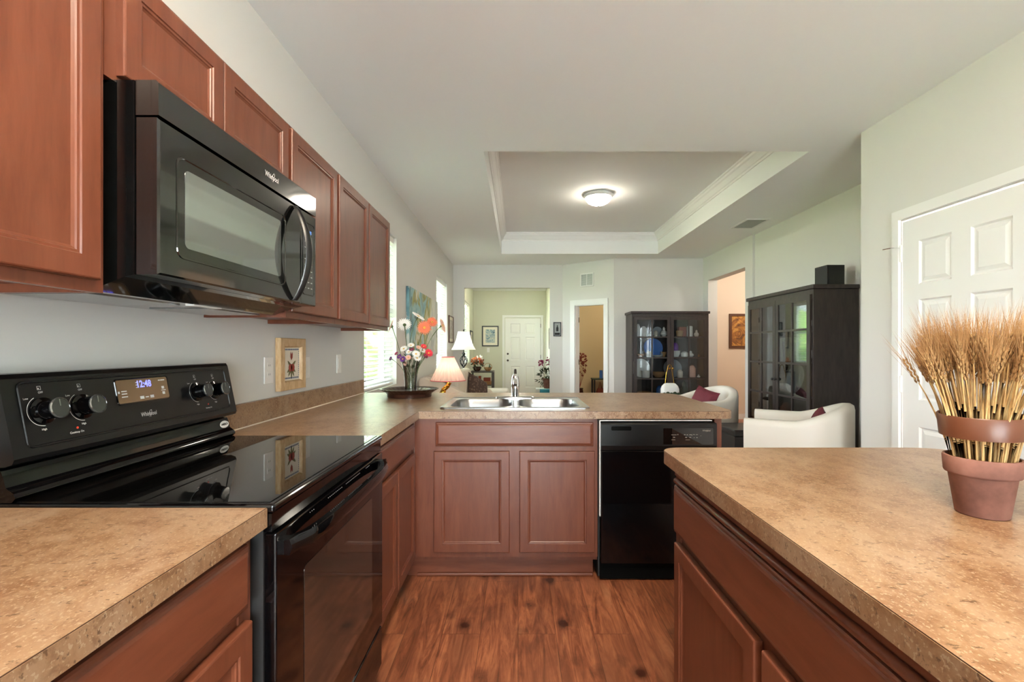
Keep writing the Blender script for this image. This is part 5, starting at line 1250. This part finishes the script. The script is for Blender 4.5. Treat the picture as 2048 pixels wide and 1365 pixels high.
bm = bm_(); leafy(bm, (OC[0]-.13, OC[1], .95), (.035, .035, .04), 26, .05, .02, seed=8); leafy(bm, (OC[0]+.02, OC[1], .97), (.03, .03, .08), 20, .04, .015, seed=9); obj('blooms', bm, 'petalm', t)
t = thing('step_stool', 'teal painted stool with heart cut-outs at the foyer opening', 'stool', (.50, 8.95, 0))
obj('seat', B(.42, .62, 8.85, 9.05, .34, .46, bev=.006), 'teal', t)
for x in (.44, .60):
    for y in (8.87, 9.03): obj('leg', B(x-.015, x+.015, y-.015, y+.015, .001, .339), 'teal', t)
# den: small console, picture, plant
t = thing('den_table', 'small black table with a green top seen through the den doorway', 'table', (1.75, 10.3, 0))
obj('tabletop', B(1.64, 2.15, 10.18, 10.55, .555, .58), 'darkgreen', t)
for x in (1.67, 2.12):
    for y in (10.2, 10.53): obj('leg', B(x-.016, x+.016, y-.016, y+.016, .001, .554), 'iron', t)
solo('photo_card', B(1.80, 1.87, 10.32, 10.335, .5808, .76), 'bluec', 'small blue picture card standing on the den table', 'picture')
t = thing('dried_branch_arrangement', 'rust-red leafy branches inside the den doorway', 'plant', (1.275, 9.7, 0))
bm = bm_(); lathe(bm, [(.08, .001), (.10, .2), (.07, .4), (.08, .42), (.05, .41)], (1.275, 9.7, 0), 20); obj('floor_vase', bm, 'tray', t, smooth=True)
bm = bm_(); leafy(bm, (1.29, 9.7, .90), (.12, .10, .28), 130, .06, .02, seed=11); 
for j in range(5): tube(bm, [(1.275, 9.7, .41), (1.26+.03*j, 9.7, .75), (1.22+.05*j, 9.7, 1.0)], .004, 5)
obj('branches', bm, 'rust', t)
t = thing('red_bag', 'dark red bag on the floor under the den table', 'bag', (1.88, 10.36, 0))
bm = bm_(); R = []
for z, w, d in ((.001, .16, .08), (.05, .18, .09), (.25, .16, .07), (.36, .12, .03)): R.append([(1.88+x, 10.36+y, z) for x, y in rrect(-w, w, -d, d, d*.7, 4)])
skin(bm, R); obj('bag_body', bm, 'rust', t, smooth=True)
bm = bm_()
for sx in (-.06, .06): tube(bm, [(1.88+sx-.04, 10.36, .34), (1.88+sx, 10.36, .50), (1.88+sx+.04, 10.36, .34)], .01, 8)
obj('handle', bm, 'rust', t, smooth=True)
